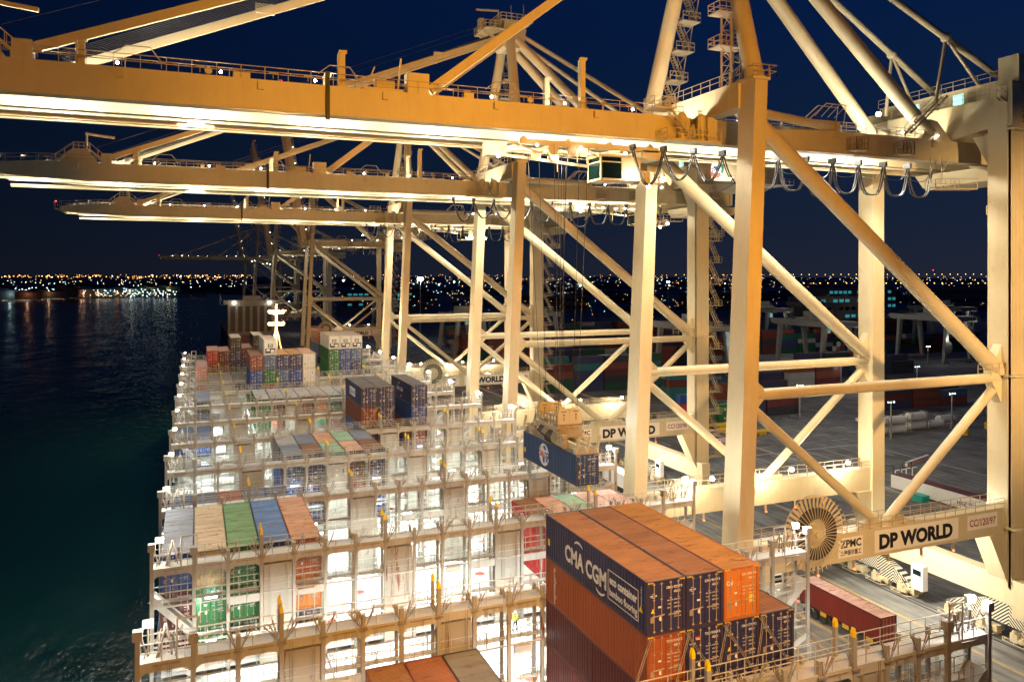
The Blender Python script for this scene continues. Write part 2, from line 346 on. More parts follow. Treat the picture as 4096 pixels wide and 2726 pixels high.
# ------------------------------------------------------------------ shipping containers
CL, CW = 12.192, 2.438
def corr_side(mb, x, y0, y1, z0, z1, out, n, dep=.045, mi=0):
    # trapezoid-corrugated wall on a plane x = const; out = +-1
    pts = []; p = (y1 - y0) / n
    for i in range(n):
        a = y0 + i * p; pts += [(a, 0), (a + .30 * p, 0), (a + .42 * p, dep), (a + .80 * p, dep), (a + .92 * p, 0)]
    pts.append((y1, 0))
    for (ya, da), (yb, db) in zip(pts[:-1], pts[1:]):
        vs = [(x - out * da, ya, z0), (x - out * db, yb, z0), (x - out * db, yb, z1), (x - out * da, ya, z1)]
        if out < 0: vs = vs[::-1]
        mb.quad(vs[::-1] if out < 0 else vs, mi)
def container_meshes(L, H, kind):
    W2 = CW / 2; B = MB()            # slots: paint, frame, roof
    y0, y1 = -L / 2, L / 2
    n = 36 if L > 8 else 18
    zb, zt = .16, H - .12
    for sx in (-1, 1):
        if kind == 'reefer': B.box(sx * (W2 - .04) - .03, sx * (W2 - .04) + .03, y0 + .1, y1 - .1, zb, zt, 0)
        else: corr_side(B, sx * (W2 - .02), y0 + .16, y1 - .16, zb, zt, sx, n)
        B.box(sx * W2 - (.06 if sx > 0 else 0), sx * W2 + (.06 if sx < 0 else 0), y0, y1, zt, H, 1)
        B.box(sx * W2 - (.10 if sx > 0 else 0), sx * W2 + (.10 if sx < 0 else 0), y0, y1, 0, zb, 1)
        for yy in (y0, y1):
            B.box(sx * W2 - (.16 if sx > 0 else 0), sx * W2 + (.16 if sx < 0 else 0), yy - (.16 if yy > 0 else 0), yy + (.16 if yy < 0 else 0), zb, zt, 1)
            for z in (0, H - .118):
                B.box(sx * (W2 + .004) - (.178 if sx > 0 else 0), sx * (W2 + .004) + (.178 if sx < 0 else 0), yy - (.17 if yy > 0 else .004), yy + (.17 if yy < 0 else .004), z - (.001 if z == 0 else 0), z + .12, 1)
    # end header and sill
    for yy in (y0, y1 - .1):
        B.box(-W2 + .16, W2 - .16, yy, yy + .1, zt, H, 1); B.box(-W2 + .16, W2 - .16, yy, yy + .1, 0, zb, 1)
    B.box(-W2 + .16, W2 - .16, y1 - .12, y1 - .05, zb, zt, 0)
    # roof
    rz = H - .035; m = 5 * (n - 4) // 2; p = (L - .5) / m
    B.quad([(-W2 + .06, y0, H - .02), (W2 - .06, y0, H - .02), (W2 - .06, y0 + .25, H - .02), (-W2 + .06, y0 + .25, H - .02)], 2)
    B.quad([(-W2 + .06, y1 - .25, H - .02), (W2 - .06, y1 - .25, H - .02), (W2 - .06, y1, H - .02), (-W2 + .06, y1, H - .02)], 2)
    for i in range(m):
        a = y0 + .25 + i * p; zz = [(0, 0), (.35, 0), (.5, -.035), (.85, -.035), (1, 0)]
        for (t0, d0), (t1, d1) in zip(zz[:-1], zz[1:]):
            B.quad([(-W2 + .06, a + t0 * p, H - .02 + d0), (W2 - .06, a + t0 * p, H - .02 + d0), (W2 - .06, a + t1 * p, H - .02 + d1), (-W2 + .06, a + t1 * p, H - .02 + d1)], 2)
    B.box(-W2 + .11, W2 - .11, y0 + .1, y1 - .1, .02, .1, 1)
    D = []
    if kind == 'reefer':
        d = MB(); d.box(-W2 + .16, W2 - .16, y0 + .03, y0 + .09, zb, zt, 0)
        d.box(-.95, .95, y0 + .004, y0 + .03, .3, 1.25, 1); d.box(-.7, -.1, y0 - .004, y0 + .004, .7, 1.15, 0); d.box(.1, .8, y0 - .004, y0 + .004, .4, 1.0, 0)
        d.box(-.45, .45, y0 + .01, y0 + .03, 1.4, 2.1, 1); d.tube((0, y0 + .03, 1.75), (0, y0 - .002, 1.75), .3, 14, 0); d.tube((0, y0 + .03, 1.75), (0, y0 - .012, 1.75), .12, 10, 1)
        D.append(('cooling_unit', d))
    else:
        for sx in (-1, 1):
            d = MB(); xa, xb = (-W2 + .17, -.012) if sx < 0 else (.012, W2 - .17)
            zz = zb + .01; hh = (zt - zb - .02)
            k = 4
            for i in range(k):       # doors with horizontal swages
                za = zz + hh * i / k; zc = zz + hh * (i + 1) / k; g = hh / k * .13
                d.box(xa, xb, y0 + .05, y0 + .10, za, zc - g, 0)
                d.box(xa, xb, y0 + .075, y0 + .10, zc - g, zc, 0)
            for fx in (.27, .73):
                bx = xa + (xb - xa) * fx
                d.tube((bx, y0 + .015, zb - .04), (bx, y0 + .015, zt + .05), .022, 6, 1)
                for z in (zb + .05, .35 * H, .65 * H, zt - .06): d.box(bx - .06, bx + .06, y0 + .0, y0 + .05, z - .03, z + .03, 1)
            d.bar((xa + .12, y0 - .005, 1.0), (xb - .12, y0 - .005, 1.06), .03, .05, 1)
            D.append(('door', d))
    return B, D
PROTO = {}
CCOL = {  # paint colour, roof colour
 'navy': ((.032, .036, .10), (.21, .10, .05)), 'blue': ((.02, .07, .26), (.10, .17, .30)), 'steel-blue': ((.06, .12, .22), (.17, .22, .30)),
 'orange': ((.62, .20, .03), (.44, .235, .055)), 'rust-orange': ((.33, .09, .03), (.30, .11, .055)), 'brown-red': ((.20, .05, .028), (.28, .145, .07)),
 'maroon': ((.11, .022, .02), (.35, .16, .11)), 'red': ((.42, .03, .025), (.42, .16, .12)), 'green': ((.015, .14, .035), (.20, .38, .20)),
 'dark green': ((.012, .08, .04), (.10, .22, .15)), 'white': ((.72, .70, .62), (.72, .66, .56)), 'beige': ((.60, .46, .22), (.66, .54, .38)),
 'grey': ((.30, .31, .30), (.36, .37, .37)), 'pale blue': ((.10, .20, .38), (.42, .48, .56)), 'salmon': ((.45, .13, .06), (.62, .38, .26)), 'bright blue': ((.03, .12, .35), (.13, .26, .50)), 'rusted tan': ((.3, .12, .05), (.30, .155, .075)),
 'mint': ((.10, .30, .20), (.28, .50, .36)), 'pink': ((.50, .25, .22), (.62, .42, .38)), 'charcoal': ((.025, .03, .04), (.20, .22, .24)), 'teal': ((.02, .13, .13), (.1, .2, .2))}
PIM = {}
for cname, (c1, c2) in CCOL.items():
    k = cname.replace(' ', '_').replace('-', '_')
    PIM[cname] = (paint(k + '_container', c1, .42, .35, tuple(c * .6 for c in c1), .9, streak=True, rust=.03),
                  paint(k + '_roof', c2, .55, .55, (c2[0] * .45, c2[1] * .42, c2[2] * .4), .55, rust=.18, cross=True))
M['frame_rust'] = paint('container_frame', (.10, .035, .02), .6, .4)
M['bars'] = paint('door_bars', (.40, .34, .25), .35, .4, (.3, .15, .08), 5)
FR = {k: paint(k.replace(' ', '_').replace('-', '_') + '_frame', tuple(c * .75 + d for c, d in zip(CCOL[k][0], (.02, .008, .004))), .5, .4) for k in CCOL}
def proto(kind, L, H):
    key = (kind, L, H)
    if key not in PROTO:
        B, D = container_meshes(L, H, kind)
        ob = B.build('body', [M['white'], M['frame_rust'], M['white']])
        ds = [d.build(nm, [M['white'], M['bars'] if kind != 'reefer' else M['dark']]) for nm, d in D]
        PROTO[key] = ([ob.data], [(nm, d.data) for (nm, _), d in zip(D, ds)])
        for o in [ob] + ds: bpy.data.objects.remove(o)
    return PROTO[key]
def container(loc, colour, label, group=None, kind='dry', L=CL, H=2.896, rz=0, parts=True, roof=None):
    bm_, dm = proto(kind, L, H)
    def slot(o, i, m): o.material_slots[i].link = 'OBJECT'; o.material_slots[i].material = m
    def body(par):
        o = bpy.data.objects.new('body' if par else 'shipping_container', bm_[0]); C.objects.link(o)
        if par: o.parent = par
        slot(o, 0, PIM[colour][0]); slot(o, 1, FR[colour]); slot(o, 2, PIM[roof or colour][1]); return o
    if parts:
        r = empty('shipping_container', loc, rz); body(r)
        for nm, d in dm:
            o = bpy.data.objects.new(nm, d); C.objects.link(o); o.parent = r; slot(o, 0, PIM[colour][0])
    else:
        r = body(None); r.location = loc; r.rotation_euler = (0, 0, rz)
    tag(r, label, 'container', group)
    return r
ORD = ['top', 'second from top', 'third from top', 'fourth from top', 'fifth from top', 'sixth from top']
def YB(b): return 33.8 + 14.6 * b
def XR(r): return -2.6 + 2.5 * r
def column(b, r, top, cols, where, H=2.896, kinds=None, twenty=(), roofs=None, grp='containers stacked on the ship'):
    z = top; out = []
    for i, c in enumerate(cols):
        z -= H; kd = (kinds or {}).get(i, 'dry')
        t = f"{c} {'refrigerated container' if kd == 'reefer' else 'container'}, {ORD[i] if len(cols) > 1 else 'one tier'}, {where}"
        rf = (roofs or {}).get(i)
        if i in twenty:
            for j, (dy, nm) in enumerate(((CL / 4, 'near half'), (CL * .75, 'far half'))):
                cc = c if isinstance(c, str) else c[j]
                out.append(container((XR(r) + 1.22, YB(b) + dy, z), cc, t.replace('container,', f'short container, {nm},').replace(str(c), cc), grp, kd, CL / 2 - .04, H, roof=rf))
        else:
            out.append(container((XR(r) + 1.22, YB(b) + CL / 2, z), c, t, grp, kd, CL, H, roof=rf))
    return out

# ------------------------------------------------------------------ the container ship
HZ = 12.9                                   # hatch cover level
BY = lambda k: 32.6 + 14.6 * k              # lashing bridge planes
XP = [-3.1] + [XR(i) - .03 for i in range(1, 19)] + [44.9 + 1.0]
ship = empty('container_ship', (21.4, 120, -3))
tag(ship, 'huge container ship moored at the quay under the cranes, pale lashing bridges across its deck', 'ship')
SB = (21.4, 120, -3)
h = MB()
hull = [(-3.3, -30), (46.2, -30), (46.2, 190), (43.5, 215), (37, 240), (30, 256), (21.4, 266), (13, 256), (6, 240), (-.6, 215), (-3.3, 190)]
h.prism(hull, 'z', -5, 11.0); child(h, 'hull', M['hull'], ship, SB)
d = MB()
hin = [(x * .985 + 21.4 * .015, y) for x, y in hull]
d.prism(hin, 'z', 11.0, 11.4); child(d, 'deck', M['deck'], ship, SB)
f = MB()
f.tube((24, 245, 11.4), (24, 245, 34), .55, 10, r2=.3)
for dx, dy in ((-3.2, -2), (3.2, -2)): f.tube((24 + dx, 245 + dy, 11.4), (24, 245, 27), .25, 8)
f.box(21.5, 26.5, 244.2, 245.8, 27.2, 27.4); f.box(22, 26, 244.2, 245.8, 31.0, 31.2)
fm = child(f, 'foremast', M['ship_grey'], ship, SB)
f = MB()
for z in (27.9, 31.8):
    for x in (21.9, 23.2, 24.6, 26.0): f.ball((x, 244.2, z), .62, 0, 10)
fl = f.build('flood_lamp', M['lampo'], fm, off=SB)
lamp('POINT', (24, 241, 30), 70000, (1, .55, .2), size=1.0)
lamp('POINT', (24, 249, 29), 45000, (1, .6, .28), size=1.0)
f = MB()   # forward breakwater and bow fittings
f.prism([(8, 11.4), (35, 11.4), (34, 15.5), (9, 15.5)], 'y', 232, 232.4); f.box(12, 17, 236, 239, 11.4, 13.2); f.box(26, 31, 236, 239, 11.4, 13.2)
child(f, 'breakwater', M['ship_grey'], ship, SB)

PANEL = {3, 7, 11, 15}
TOPZ = 21.3
def opening_frame(m, xa, xb, za, zb, y, r=.35, t=.12):
    # rounded corner gussets of a window between posts
    for cx, cz, sx, sz in ((xa, za, 1, 1), (xb, za, -1, 1), (xa, zb, 1, -1), (xb, zb, -1, -1)):
        pts = [(cx, cz), (cx + sx * r, cz)] + [(cx + sx * r * (1 - sin(a)), cz + sz * r * (1 - cos(a))) for a in (pi / 8, pi / 4, 3 * pi / 8)] + [(cx, cz + sz * r)]
        if sx * sz > 0: pts = pts
        m.prism(pts, 'y', y, y + t)
def rod_mesh(seed):
    m = MB(); R_ = random.Random(seed)
    for sx in (-1, 1):
        if R_.random() < .12: continue
        for i in range(R_.choice((2, 2, 3))):
            a = .42 + .16 * i + R_.uniform(-.1, .1); L = 1.15 + R_.uniform(-.25, .35)
            p = (sx * .12, -.80 - .03 * i, -.75); q_ = (sx * (.12 + L * sin(a)), -.80 - .08 * i, -.75 + L * cos(a) + .25)
            m.tube(p, q_, .022, 5, cap=False); c = [p[k] * .55 + q_[k] * .45 for k in range(3)]; d = [p[k] * .1 + q_[k] * .9 for k in range(3)]
            m.tube(c, d, .042, 6)
    m.box(-.26, .26, -.92, -.79, -.86, -.72)
    return m
def bridge_proto():
    B0 = (21.4, 0, HZ)
    br = empty('lashing_bridge', B0)
    base = B0
    # walkways at three levels
    for lv, z in enumerate((15.45, 18.4, TOPZ)):
        w = MB()
        w.box(XP[0], XP[-1], -.66 if lv == 2 else .1, .66, z - .05, z, 0)
        for i in range(19):
            xa, xb = XP[i] + .13, XP[i + 1] - .13
            fd = .55 if lv == 2 else (.6 if i in (2, 4, 10, 12, 16) else .10)
            w.box(xa, xb, -.70, -.58, z - fd, z + .02, 0)
            w.box(xa, xb, .58, .68, z - min(fd, .3), z + .02, 0)
            if lv == 2 and fd > .5 and i not in PANEL:
                for sx, cx in ((1, xa), (-1, xb)): w.prism([(cx, z - fd), (cx + sx * .34, z - fd), (cx + sx * .16, z - fd - .09), (cx + sx * .05, z - fd - .2), (cx, z - fd - .4)], 'y', -.69, -.6)
        child(w, 'walkway', M['ship_walk'], br, base)
    # posts
    for i, x in enumerate(XP):
        p = MB(); tall = (i in (3, 7, 11, 15))
        zt = 23.0 if tall else (22.7 if i in (0, 19) else 22.1)
        p.box(x - .13, x + .13, -.78, -.54, HZ - .1, zt); p.box(x - .10, x + .10, .54, .76, HZ - .1, zt - (.0 if tall else .35))
        if i in (0, 1, 18, 19): p.box(x - .26, x + .26, -.86, -.42, zt, zt + .55)
        po = child(p, 'post', M['ship_grey'], br, base)
        if 1 < i < 18:
            r = rod_mesh(i); r.v = [(vx + x, vy, vz + 22.0) for vx, vy, vz in r.v]
            child(r, 'lashing_rods', M['rods'], br, base)
        if tall:
            for sy, dx in ((-.64, 0), (.64, 0)):
                t = MB(); t.prism([(-.11, 0), (.11, 0), (.11, .25), (.03, .5), (-.03, .5), (-.11, .25)], 'y', sy - .11, sy + .11)
                t.v = [(vx + x, vy, vz + 23.0) for vx, vy, vz in t.v]
                child(t, 'guide_tip', M['ybollard'], br, base)
    # closed panels
    for i in sorted(PANEL):
        p = MB(); xa, xb = XP[i] + .17, XP[i + 1] - .17
        p.box(xa, xb, -.62, .62, HZ - .1, TOPZ - .75)
        xm = (xa + xb) / 2
        for dx in (-.42, .42): p.box(xm + dx - .02, xm + dx + .02, -.65, -.62, 15, TOPZ - .4)
        p.box(xm - .42, xm + .42, -.65, -.62, 17.4, 17.45); p.box(xm - .42, xm + .42, -.65, -.62, 14.6, 14.65)
        for dx in (-.75, -.6, .6, .75): p.tube((xm + dx, -.72, 16.5), (xm + dx, -.72, TOPZ), .025, 5)
        child(p, 'closed_panel', M['ship_grey'], br, base)
    # railings
    r = MB()
    for z, y0 in ((TOPZ, -.62), (TOPZ, .62), (18.4, -.62), (18.4, .62), (15.45, -.62), (HZ, -1.0)):
        r.rail([(XP[0], y0, z), (XP[-1], y0, z)], 1.05, .022, 1.25)
    for xx in (XP[1] - .9, XP[18] + .1):
        r.path([(xx, -.7, TOPZ), (xx, -.7, 23.6), (xx + 1.1, -.7, 23.6), (xx + 1.1, -.7, TOPZ)], .06, 6)
    child(r, 'railing', M['ship_rail'], br, base)
    # hanging lashing rods
    R_ = random.Random(5)
    for i in range(19):
        if i in PANEL or i == 13: continue
        xm = (XP[i] + XP[i + 1]) / 2; hg = MB(); hg.box(xm - .7, xm + .8, -.76, -.71, TOPZ - .2, TOPZ - .12)
        for g in (-.55, .1, .55):
            if R_.random() < .35: continue
            for k in range(R_.choice((2, 3, 4))):
                x = xm + g + k * .1; hg.tube((x, -.74, TOPZ - .1), (x, -.74, TOPZ - R_.uniform(2.2, 4.2)), .013, 4, cap=False)
        child(hg, 'hanging_rods', M['rods'], br, base)
    # outboard diagonal knees, one each side
    for s in (0, 1):
        k = MB(); xa, xb = (XP[0], XP[1]) if s == 0 else (XP[19], XP[18])
        k.bar((xa, 0, 19.0), (xb, 0, 15.9), 1.2, .22); k.bar((xa, -.62, 19.0), (xb, -.62, 15.9), .1, .5); k.bar((xa, .62, 19), (xb, .62, 15.9), .1, .5)
        k.bar((xa, -.62, 14.6), (xb, -.62, HZ), .1, .4)
        child(k, 'diagonal_knee', M['ship_walk'], br, base)
        rr = MB(); R_ = random.Random(9 + s)
        for j in range(14):
            x = xa + (xb - xa) * R_.uniform(.1, .7); a = R_.uniform(-.5, .8) * (1 if s == 0 else -1)
            rr.tube((x, R_.uniform(-.5, .5), TOPZ + .1), (x + a, R_.uniform(-.5, .5), TOPZ + R_.uniform(1.2, 1.9)), R_.choice((.025, .04, .06)), 6)
        child(rr, 'spare_rods', M['rods'], br, base)
        l = MB(); xl = xa + (.5 if s == 0 else -.5)
        l.box(xl - .28, xl + .28, .0, .05, 23.0, 23.4) if s else l.box(xl - .15, xl + .15, .0, .05, 23.1, 23.3); l2 = child(l, 'flood_lamp', M['lampw'], br, base)
        l = MB(); l.box(xl - .3, xl + .3, .06, .3, 22.98, 23.42); l.tube((xl, .2, TOPZ), (xl, .2, 23.0), .05, 6); child(l, 'lamp_housing', M['ship_grey'], br, base)
    # work lamps below the walkways
    for i in (1, 5, 9, 13, 17):
        l = MB(); x = (XP[i] + XP[i + 1]) / 2; l.box(x - .45, x + .45, .5, .74, 18.05, 18.12); l.box(x - .35, x + .35, -.6, -.45, 15.2, 15.25)
        child(l, 'work_lamp', M['lampc'], br, base)
    # raised wash-down platforms / lockers
    for i in (4, 9, 13):
        l = MB(); x = XP[i] + .3
        l.box(x, x + 1.3, -.95, -.7, 17.9, 18.35); l.bar((x, -.9, 17.9), (x, -.9, 16.2), .06); l.bar((x + 1.3, -.9, 17.9), (x + 1.3, -.9, 16.2), .06)
        child(l, 'locker', M['ship_walk'], br, base)
    return br
BR = []
b0 = bridge_proto()
for k in range(0, 13):
    b = b0 if k == 0 else copy_tree(b0)
    b.location = (0, BY(k) - 120, HZ + 3); b.parent = ship
    BR.append(b)
# prototype children were built relative to (21.4,0,HZ): shift empties to the ship's frame
for b in BR: b.location.x = 0
for k in range(0, 13):
    y = BY(k)
    lamp('POINT', (45.2, y - .6, 23.9), 1500 if k < 8 else 900, (1, .98, .90), size=.25)
    lamp('POINT', (-2.4, y - .3, 23.6), 420 if k < 4 else 260, (1, .98, .9), size=.2)
    if k < 9: lamp('SPOT', (-3.6, y, 22.5), 7000 if k < 5 else 2500, (.9, 1, .95), (-20, y + 1, -3), .3, 120, .9)
    if k < 12:
        col = (.98, 1, .94) if k < 2 else (.90, 1, .92)
        P_ = (6000 if k in (0, 1) else 5000 if k < 4 else 3600)
        for x in (0, 6.5, 13, 20, 27, 34, 41): lamp('SPOT', (x, y + 1.3, 18.0), P_, col, (x, y + 5.5, HZ), .25, 128, .5)
        for x in (4, 14, 24, 36): lamp('SPOT', (x, y + 13.3, 17.8), P_ * .6, col, (x, y + 9.5, HZ), .25, 110, .6)
# hatch covers, four pontoons in each bay
HC = [(-2.5, 9.8), (9.95, 22.3), (22.45, 34.8), (34.95, 44.8)]
hm = []
for xa, xb in HC:
    m = MB(); m.box(xa, xb, 0, 12.5, 12.2, HZ - .05, 0)
    for i in range(int((xb - xa) / 2.5) + 1):
        for yy in (.35, 6.2, 12.1): m.box(xa + .1 + i * 2.45, xa + .4 + i * 2.45, yy - .15, yy + .15, HZ - .05, HZ + .02, 1)
    for i, (dx, dy) in enumerate(((1.4, 3.3), (4.8, 8.6), (8.3, 2.5), (9.4, 10.1))):
        if xa + dx < xb - 1:
            n = 14; m.add([(xa + dx + .55 * cos(2 * pi * j / n), dy + .5 * sin(2 * pi * j / n), HZ - .045) for j in range(n)] , [tuple(range(n))], 2)
            m.box(xa + dx + .9, xa + dx + 2.1, dy - .1, dy + .1, HZ - .05, HZ - .04, 2)
    for i in range(2): m.box(xa + 2 + 5 * i, xa + 3.4 + 5 * i, 6.9, 7.3, HZ - .05, HZ + .25, 1)
    m.box(xa, xb, 4.1, 4.16, HZ - .05, HZ - .02, 1); m.box(xa + 3, xa + 3.06, 0, 12.5, HZ - .05, HZ - .02, 1)
    hm.append((m, xa))
BAYN = ['in the bay nearest the camera', 'in the empty second bay', 'in the third bay from the camera', 'in the fourth bay', 'in the fifth bay', 'in the sixth bay', 'in the seventh bay', 'in the eighth bay']
SIDE = ['at the seaward edge', 'just seaward of the middle', 'just landward of the middle', 'at the quay side edge']
for j, (m, xa) in enumerate(hm):
    o = m.build('hatch_cover', [M['hatch'], M['ship_walk'], M['redmark']], off=(xa, 0, 12.2))
    for b in range(0, 12):
        c = o if b == 0 else o.copy()
        if b: C.objects.link(c)
        c.location = (xa, YB(b) - .15, 12.2)
        bn = BAYN[b] if b < len(BAYN) else f'in far bay {b + 1}'
        tag(c, f'pale hatch cover {SIDE[j]}, {bn}', 'hatch cover', 'hatch covers across the ship')

# ------------------------------------------------------------------ containers on deck
S = 'in the front stack'
col = column(0, 10, 27.15, ['navy', 'rust-orange', 'maroon', 'maroon'], 'left column of the tall front stack', twenty=(2, 3), roofs={0: 'rusted tan'})
front = col
column(0, 11, 27.15, ['navy', 'navy', 'navy', 'navy'], 'second column of the tall front stack', roofs={0: 'brown-red'})
column(0, 12, 27.15, ['orange', 'navy', 'navy', 'navy'], 'third column of the tall front stack', roofs={0: 'orange'})
column(0, 13, 24.254, ['navy', 'navy', 'blue'], 'lower right column of the front stack', roofs={0: 'brown-red'})
column(0, 5, 18.9, ['rust-orange', 'brown-red'], 'left of the three at the bottom edge', roofs={0: 'brown-red'})
column(0, 6, 18.9, ['rust-orange', 'brown-red'], 'middle of the three at the bottom edge')
column(0, 7, 18.9, ['navy', 'navy'], 'right of the three at the bottom edge', roofs={0: 'charcoal'})
W2 = 'in the five wide stack at the left edge'
column(2, 0, 21.6, ['blue', 'maroon', 'maroon'], 'seaward column beyond the second bridge', roofs={0: 'pale blue'})
column(2, 1, 21.6, ['beige', 'green', 'green'], 'second column from the sea beyond the second bridge')
column(2, 2, 21.6, ['green', 'green', 'dark green'], 'middle column of the left five beyond the second bridge')
column(2, 3, 21.6, ['blue', 'navy', 'navy'], 'fourth column from the sea, beyond bridge two', roofs={0: 'bright blue'})
column(2, 4, 21.6, ['salmon', 'orange', 'navy'], 'fifth column from the sea, beyond bridge two')
for i, (c, t) in enumerate(((('red', 'brown-red')), ('salmon', 'salmon'), ('mint', 'mint'), ('white', 'pink'), ('pink', 'pink'))):
    column(2, 14 + i, 18.75, [c, 'brown-red' if i % 2 else 'red'], ['left', 'second', 'middle', 'fourth', 'right'][i] + ' of five below the hanging container', roofs={0: t})
for i, c in enumerate(('blue', 'steel-blue', 'red', 'steel-blue', 'blue')):
    column(3, i, 18.75, [c, 'navy'], ['seaward', 'second', 'middle', 'fourth', 'inner'][i] + ' column of the low group in the fourth bay')
for i, (a, b_) in enumerate((('steel-blue', 'grey'), ('navy', 'steel-blue'), ('mint', 'salmon'), ('maroon', 'mint'), ('navy', 'steel-blue'))):
    nm = ['left', 'second', 'middle', 'fourth', 'right'][i] + ' of the five in mid deck'
    for j, cc in enumerate((a, b_)):
        container((XR(5 + i) + 1.22, YB(4) + CL * (.25 + .5 * j), 21.6 - 2.896), cc, f'{cc} short container, {"near" if j == 0 else "far"} half, top tier, {nm}', 'containers stacked on the ship', 'dry', CL / 2 - .04, roof={'maroon': 'salmon', 'salmon': 'salmon', 'mint': 'mint'}.get(cc, cc))
    column(4, 5 + i, 21.6 - 2.896, [['blue', 'navy', 'brown-red', 'brown-red', 'navy'][i], ['navy', 'navy', 'brown-red', 'orange', 'blue'][i]], 'lower tiers, ' + nm)
column(5, 10, 27.1, ['navy', 'brown-red', 'blue', 'blue'], 'left column of the mid deck pair', roofs={0: 'charcoal'})
column(5, 11, 27.1, ['navy', 'navy', 'maroon', 'navy'], 'right column of the mid deck pair', roofs={0: 'charcoal'})
column(5, 13, 27.1, ['navy', 'blue', 'brown-red', 'blue'], 'single dark column beside the mid deck pair', roofs={0: 'charcoal'})
column(6, 15, 21.6, ['blue', 'white'], 'short column behind the dark single one')
column(6, 14, 18.7, ['red', 'red'], 'low column behind the dark single one')
for i in (0, 1): column(6, i, 18.7, ['blue', 'steel-blue'], ['outer', 'inner'][i] + ' low column at the sea side, seventh bay')
column(7, 1, 21.8, ['steel-blue', 'blue', 'blue'], 'sea side column of the eighth bay')
for i, c in enumerate(('green', 'maroon', 'grey', 'brown-red', 'orange', 'green', 'grey')):
    column(7, 5 + i, 21.6, [c, 'brown-red' if i % 2 else 'green'], ['first', 'second', 'third', 'fourth', 'fifth', 'sixth', 'seventh'][i] + ' from left in the low eighth bay row', roofs={0: 'grey'})
NM = ['left', 'second', 'middle', 'fourth', 'right']
CO = [['brown-red', 'blue', 'blue', 'green'], ['steel-blue', 'green', 'red', 'maroon'], ['navy', 'steel-blue', 'blue', 'navy'], ['navy', 'blue', 'navy', 'brown-red'], ['white', 'white', 'white', 'grey']]
for i in range(5): column(8, 5 + i, 27.8, CO[i], NM[i] + ' column of the five wide far stack', roofs={0: ['brown-red', 'brown-red', 'orange', 'orange', 'salmon'][i]})
column(8, 6, 30.75, ['white'], 'alone on top of the five wide far stack', kinds={0: 'reefer'})
CO = [['white', 'green', 'green', 'dark green', 'green'], ['white', 'blue', 'blue', 'maroon', 'blue'], ['white', 'steel-blue', 'navy', 'maroon', 'blue']]
for i in range(3): column(9, 12 + i, 30.0, CO[i], ['left', 'middle', 'right'][i] + ' column under the three white reefers', kinds={0: 'reefer'})
column(9, 1, 24.2, ['pink', 'salmon', 'beige'], 'sea side column of the tenth bay')
for i, c in enumerate(('grey', 'grey', 'charcoal')): column(9, 2 + i, 21.0, [c, 'grey'], ['first', 'second', 'third'][i] + ' grey column beside it in the tenth bay')
column(10, 12, 29.9, ['rust-orange', 'steel-blue', 'charcoal', 'brown-red'], 'dark column just behind the white reefers')
CO = {2: (26.2, ['red', 'brown-red', 'rust-orange'], 'pink'), 3: (26.0, ['maroon', 'brown-red', 'maroon'], 'pink'), 4: (29.0, ['charcoal', 'navy', 'charcoal', 'blue'], 'white'), 5: (26.6, ['maroon', 'navy', 'brown-red'], 'pink'), 6: (29.4, ['charcoal', 'charcoal', 'navy'], 'white'), 7: (26.4, ['navy', 'navy', 'brown-red'], 'grey')}
for r, (z, cs, rf) in CO.items(): column(10, r, z, cs, f'{["third", "fourth", "fifth", "sixth", "seventh", "eighth"][r - 2]} column from the sea in the bow stack', roofs={0: rf})
for r, (z, c) in {8: (22, 'red'), 9: (24.5, 'navy'), 10: (22, 'brown-red'), 11: (24.5, 'blue'), 14: (24.5, 'navy'), 15: (22, 'red'), 16: (22, 'green')}.items():
    column(10, r, z, [c, 'navy'], f'far low column {["a", "b"][r % 2] if False else ""}number {r - 7} behind the tall stacks'.replace('  ', ' '))

# markings on the front containers
def side_mark(parent_c, fn, name='marking', mats=(None,)):
    m = MB(); fn(m); o = m.build(name, list(mats)); o.parent = parent_c; return o
def arc(m, cy, cz, r, a0, a1, w, x, mi=0, n=12):
    for i in range(n):
        t0 = a0 + (a1 - a0) * i / n; t1 = a0 + (a1 - a0) * (i + 1) / n
        w0 = w * (.35 + .65 * sin(pi * i / n)); w1 = w * (.35 + .65 * sin(pi * (i + 1) / n))
        m.quad([(x, cy - cos(t0) * r * 1.25, cz + sin(t0) * r), (x, cy - cos(t1) * r * 1.25, cz + sin(t1) * r), (x, cy - cos(t1) * (r + w1) * 1.25, cz + sin(t1) * (r + w1)), (x, cy - cos(t0) * (r + w0) * 1.25, cz + sin(t0) * (r + w0))], mi)
XS = -CW / 2 - .006
def cma_side(m):
    put_text(m, 'CMA CGM', 1.42, (XS, 3.3, .85), (0, -1, 0), (0, 0, 1), .05, 5.2)
    arc(m, 1.5, 1.75, .62, radians(50), radians(130), .16, XS); arc(m, -1.2, 1.05, .62, radians(230), radians(310), .16, XS)
    put_text(m, 'eco container', .66, (XS, -2.25, 1.42), (0, -1, 0), (0, 0, 1), .03, 2.9)
    put_text(m, 'bamboo flooring', .58, (XS, -2.25, .75), (0, -1, 0), (0, 0, 1), .018, 2.9)
    for a, b in (((-2.1, 2.15), (-5.25, 2.15)), ((-5.25, 2.15), (-5.25, .5)), ((-5.25, .5), (-2.1, .5)), ((-2.1, .5), (-2.1, 2.15))):
        m.bar((XS, a[0], a[1]), (XS, b[0], b[1]), .008, .05)
    m.box(XS - .002, XS, 5.5, 5.8, .9, 1.35, 1); put_text(m, 'CMAU 4229470', .16, (XS, -5.5, 2.5), (0, 0, -1), (0, -1, 0), .004)
    for yy, zz in ((-5.5, 1.1),): m.quad([(XS, yy + .2, zz), (XS, yy - .2, zz), (XS, yy, zz + .36)], 1)
side_mark(front[0], cma_side, mats=(M['white'], M['ybollard']))
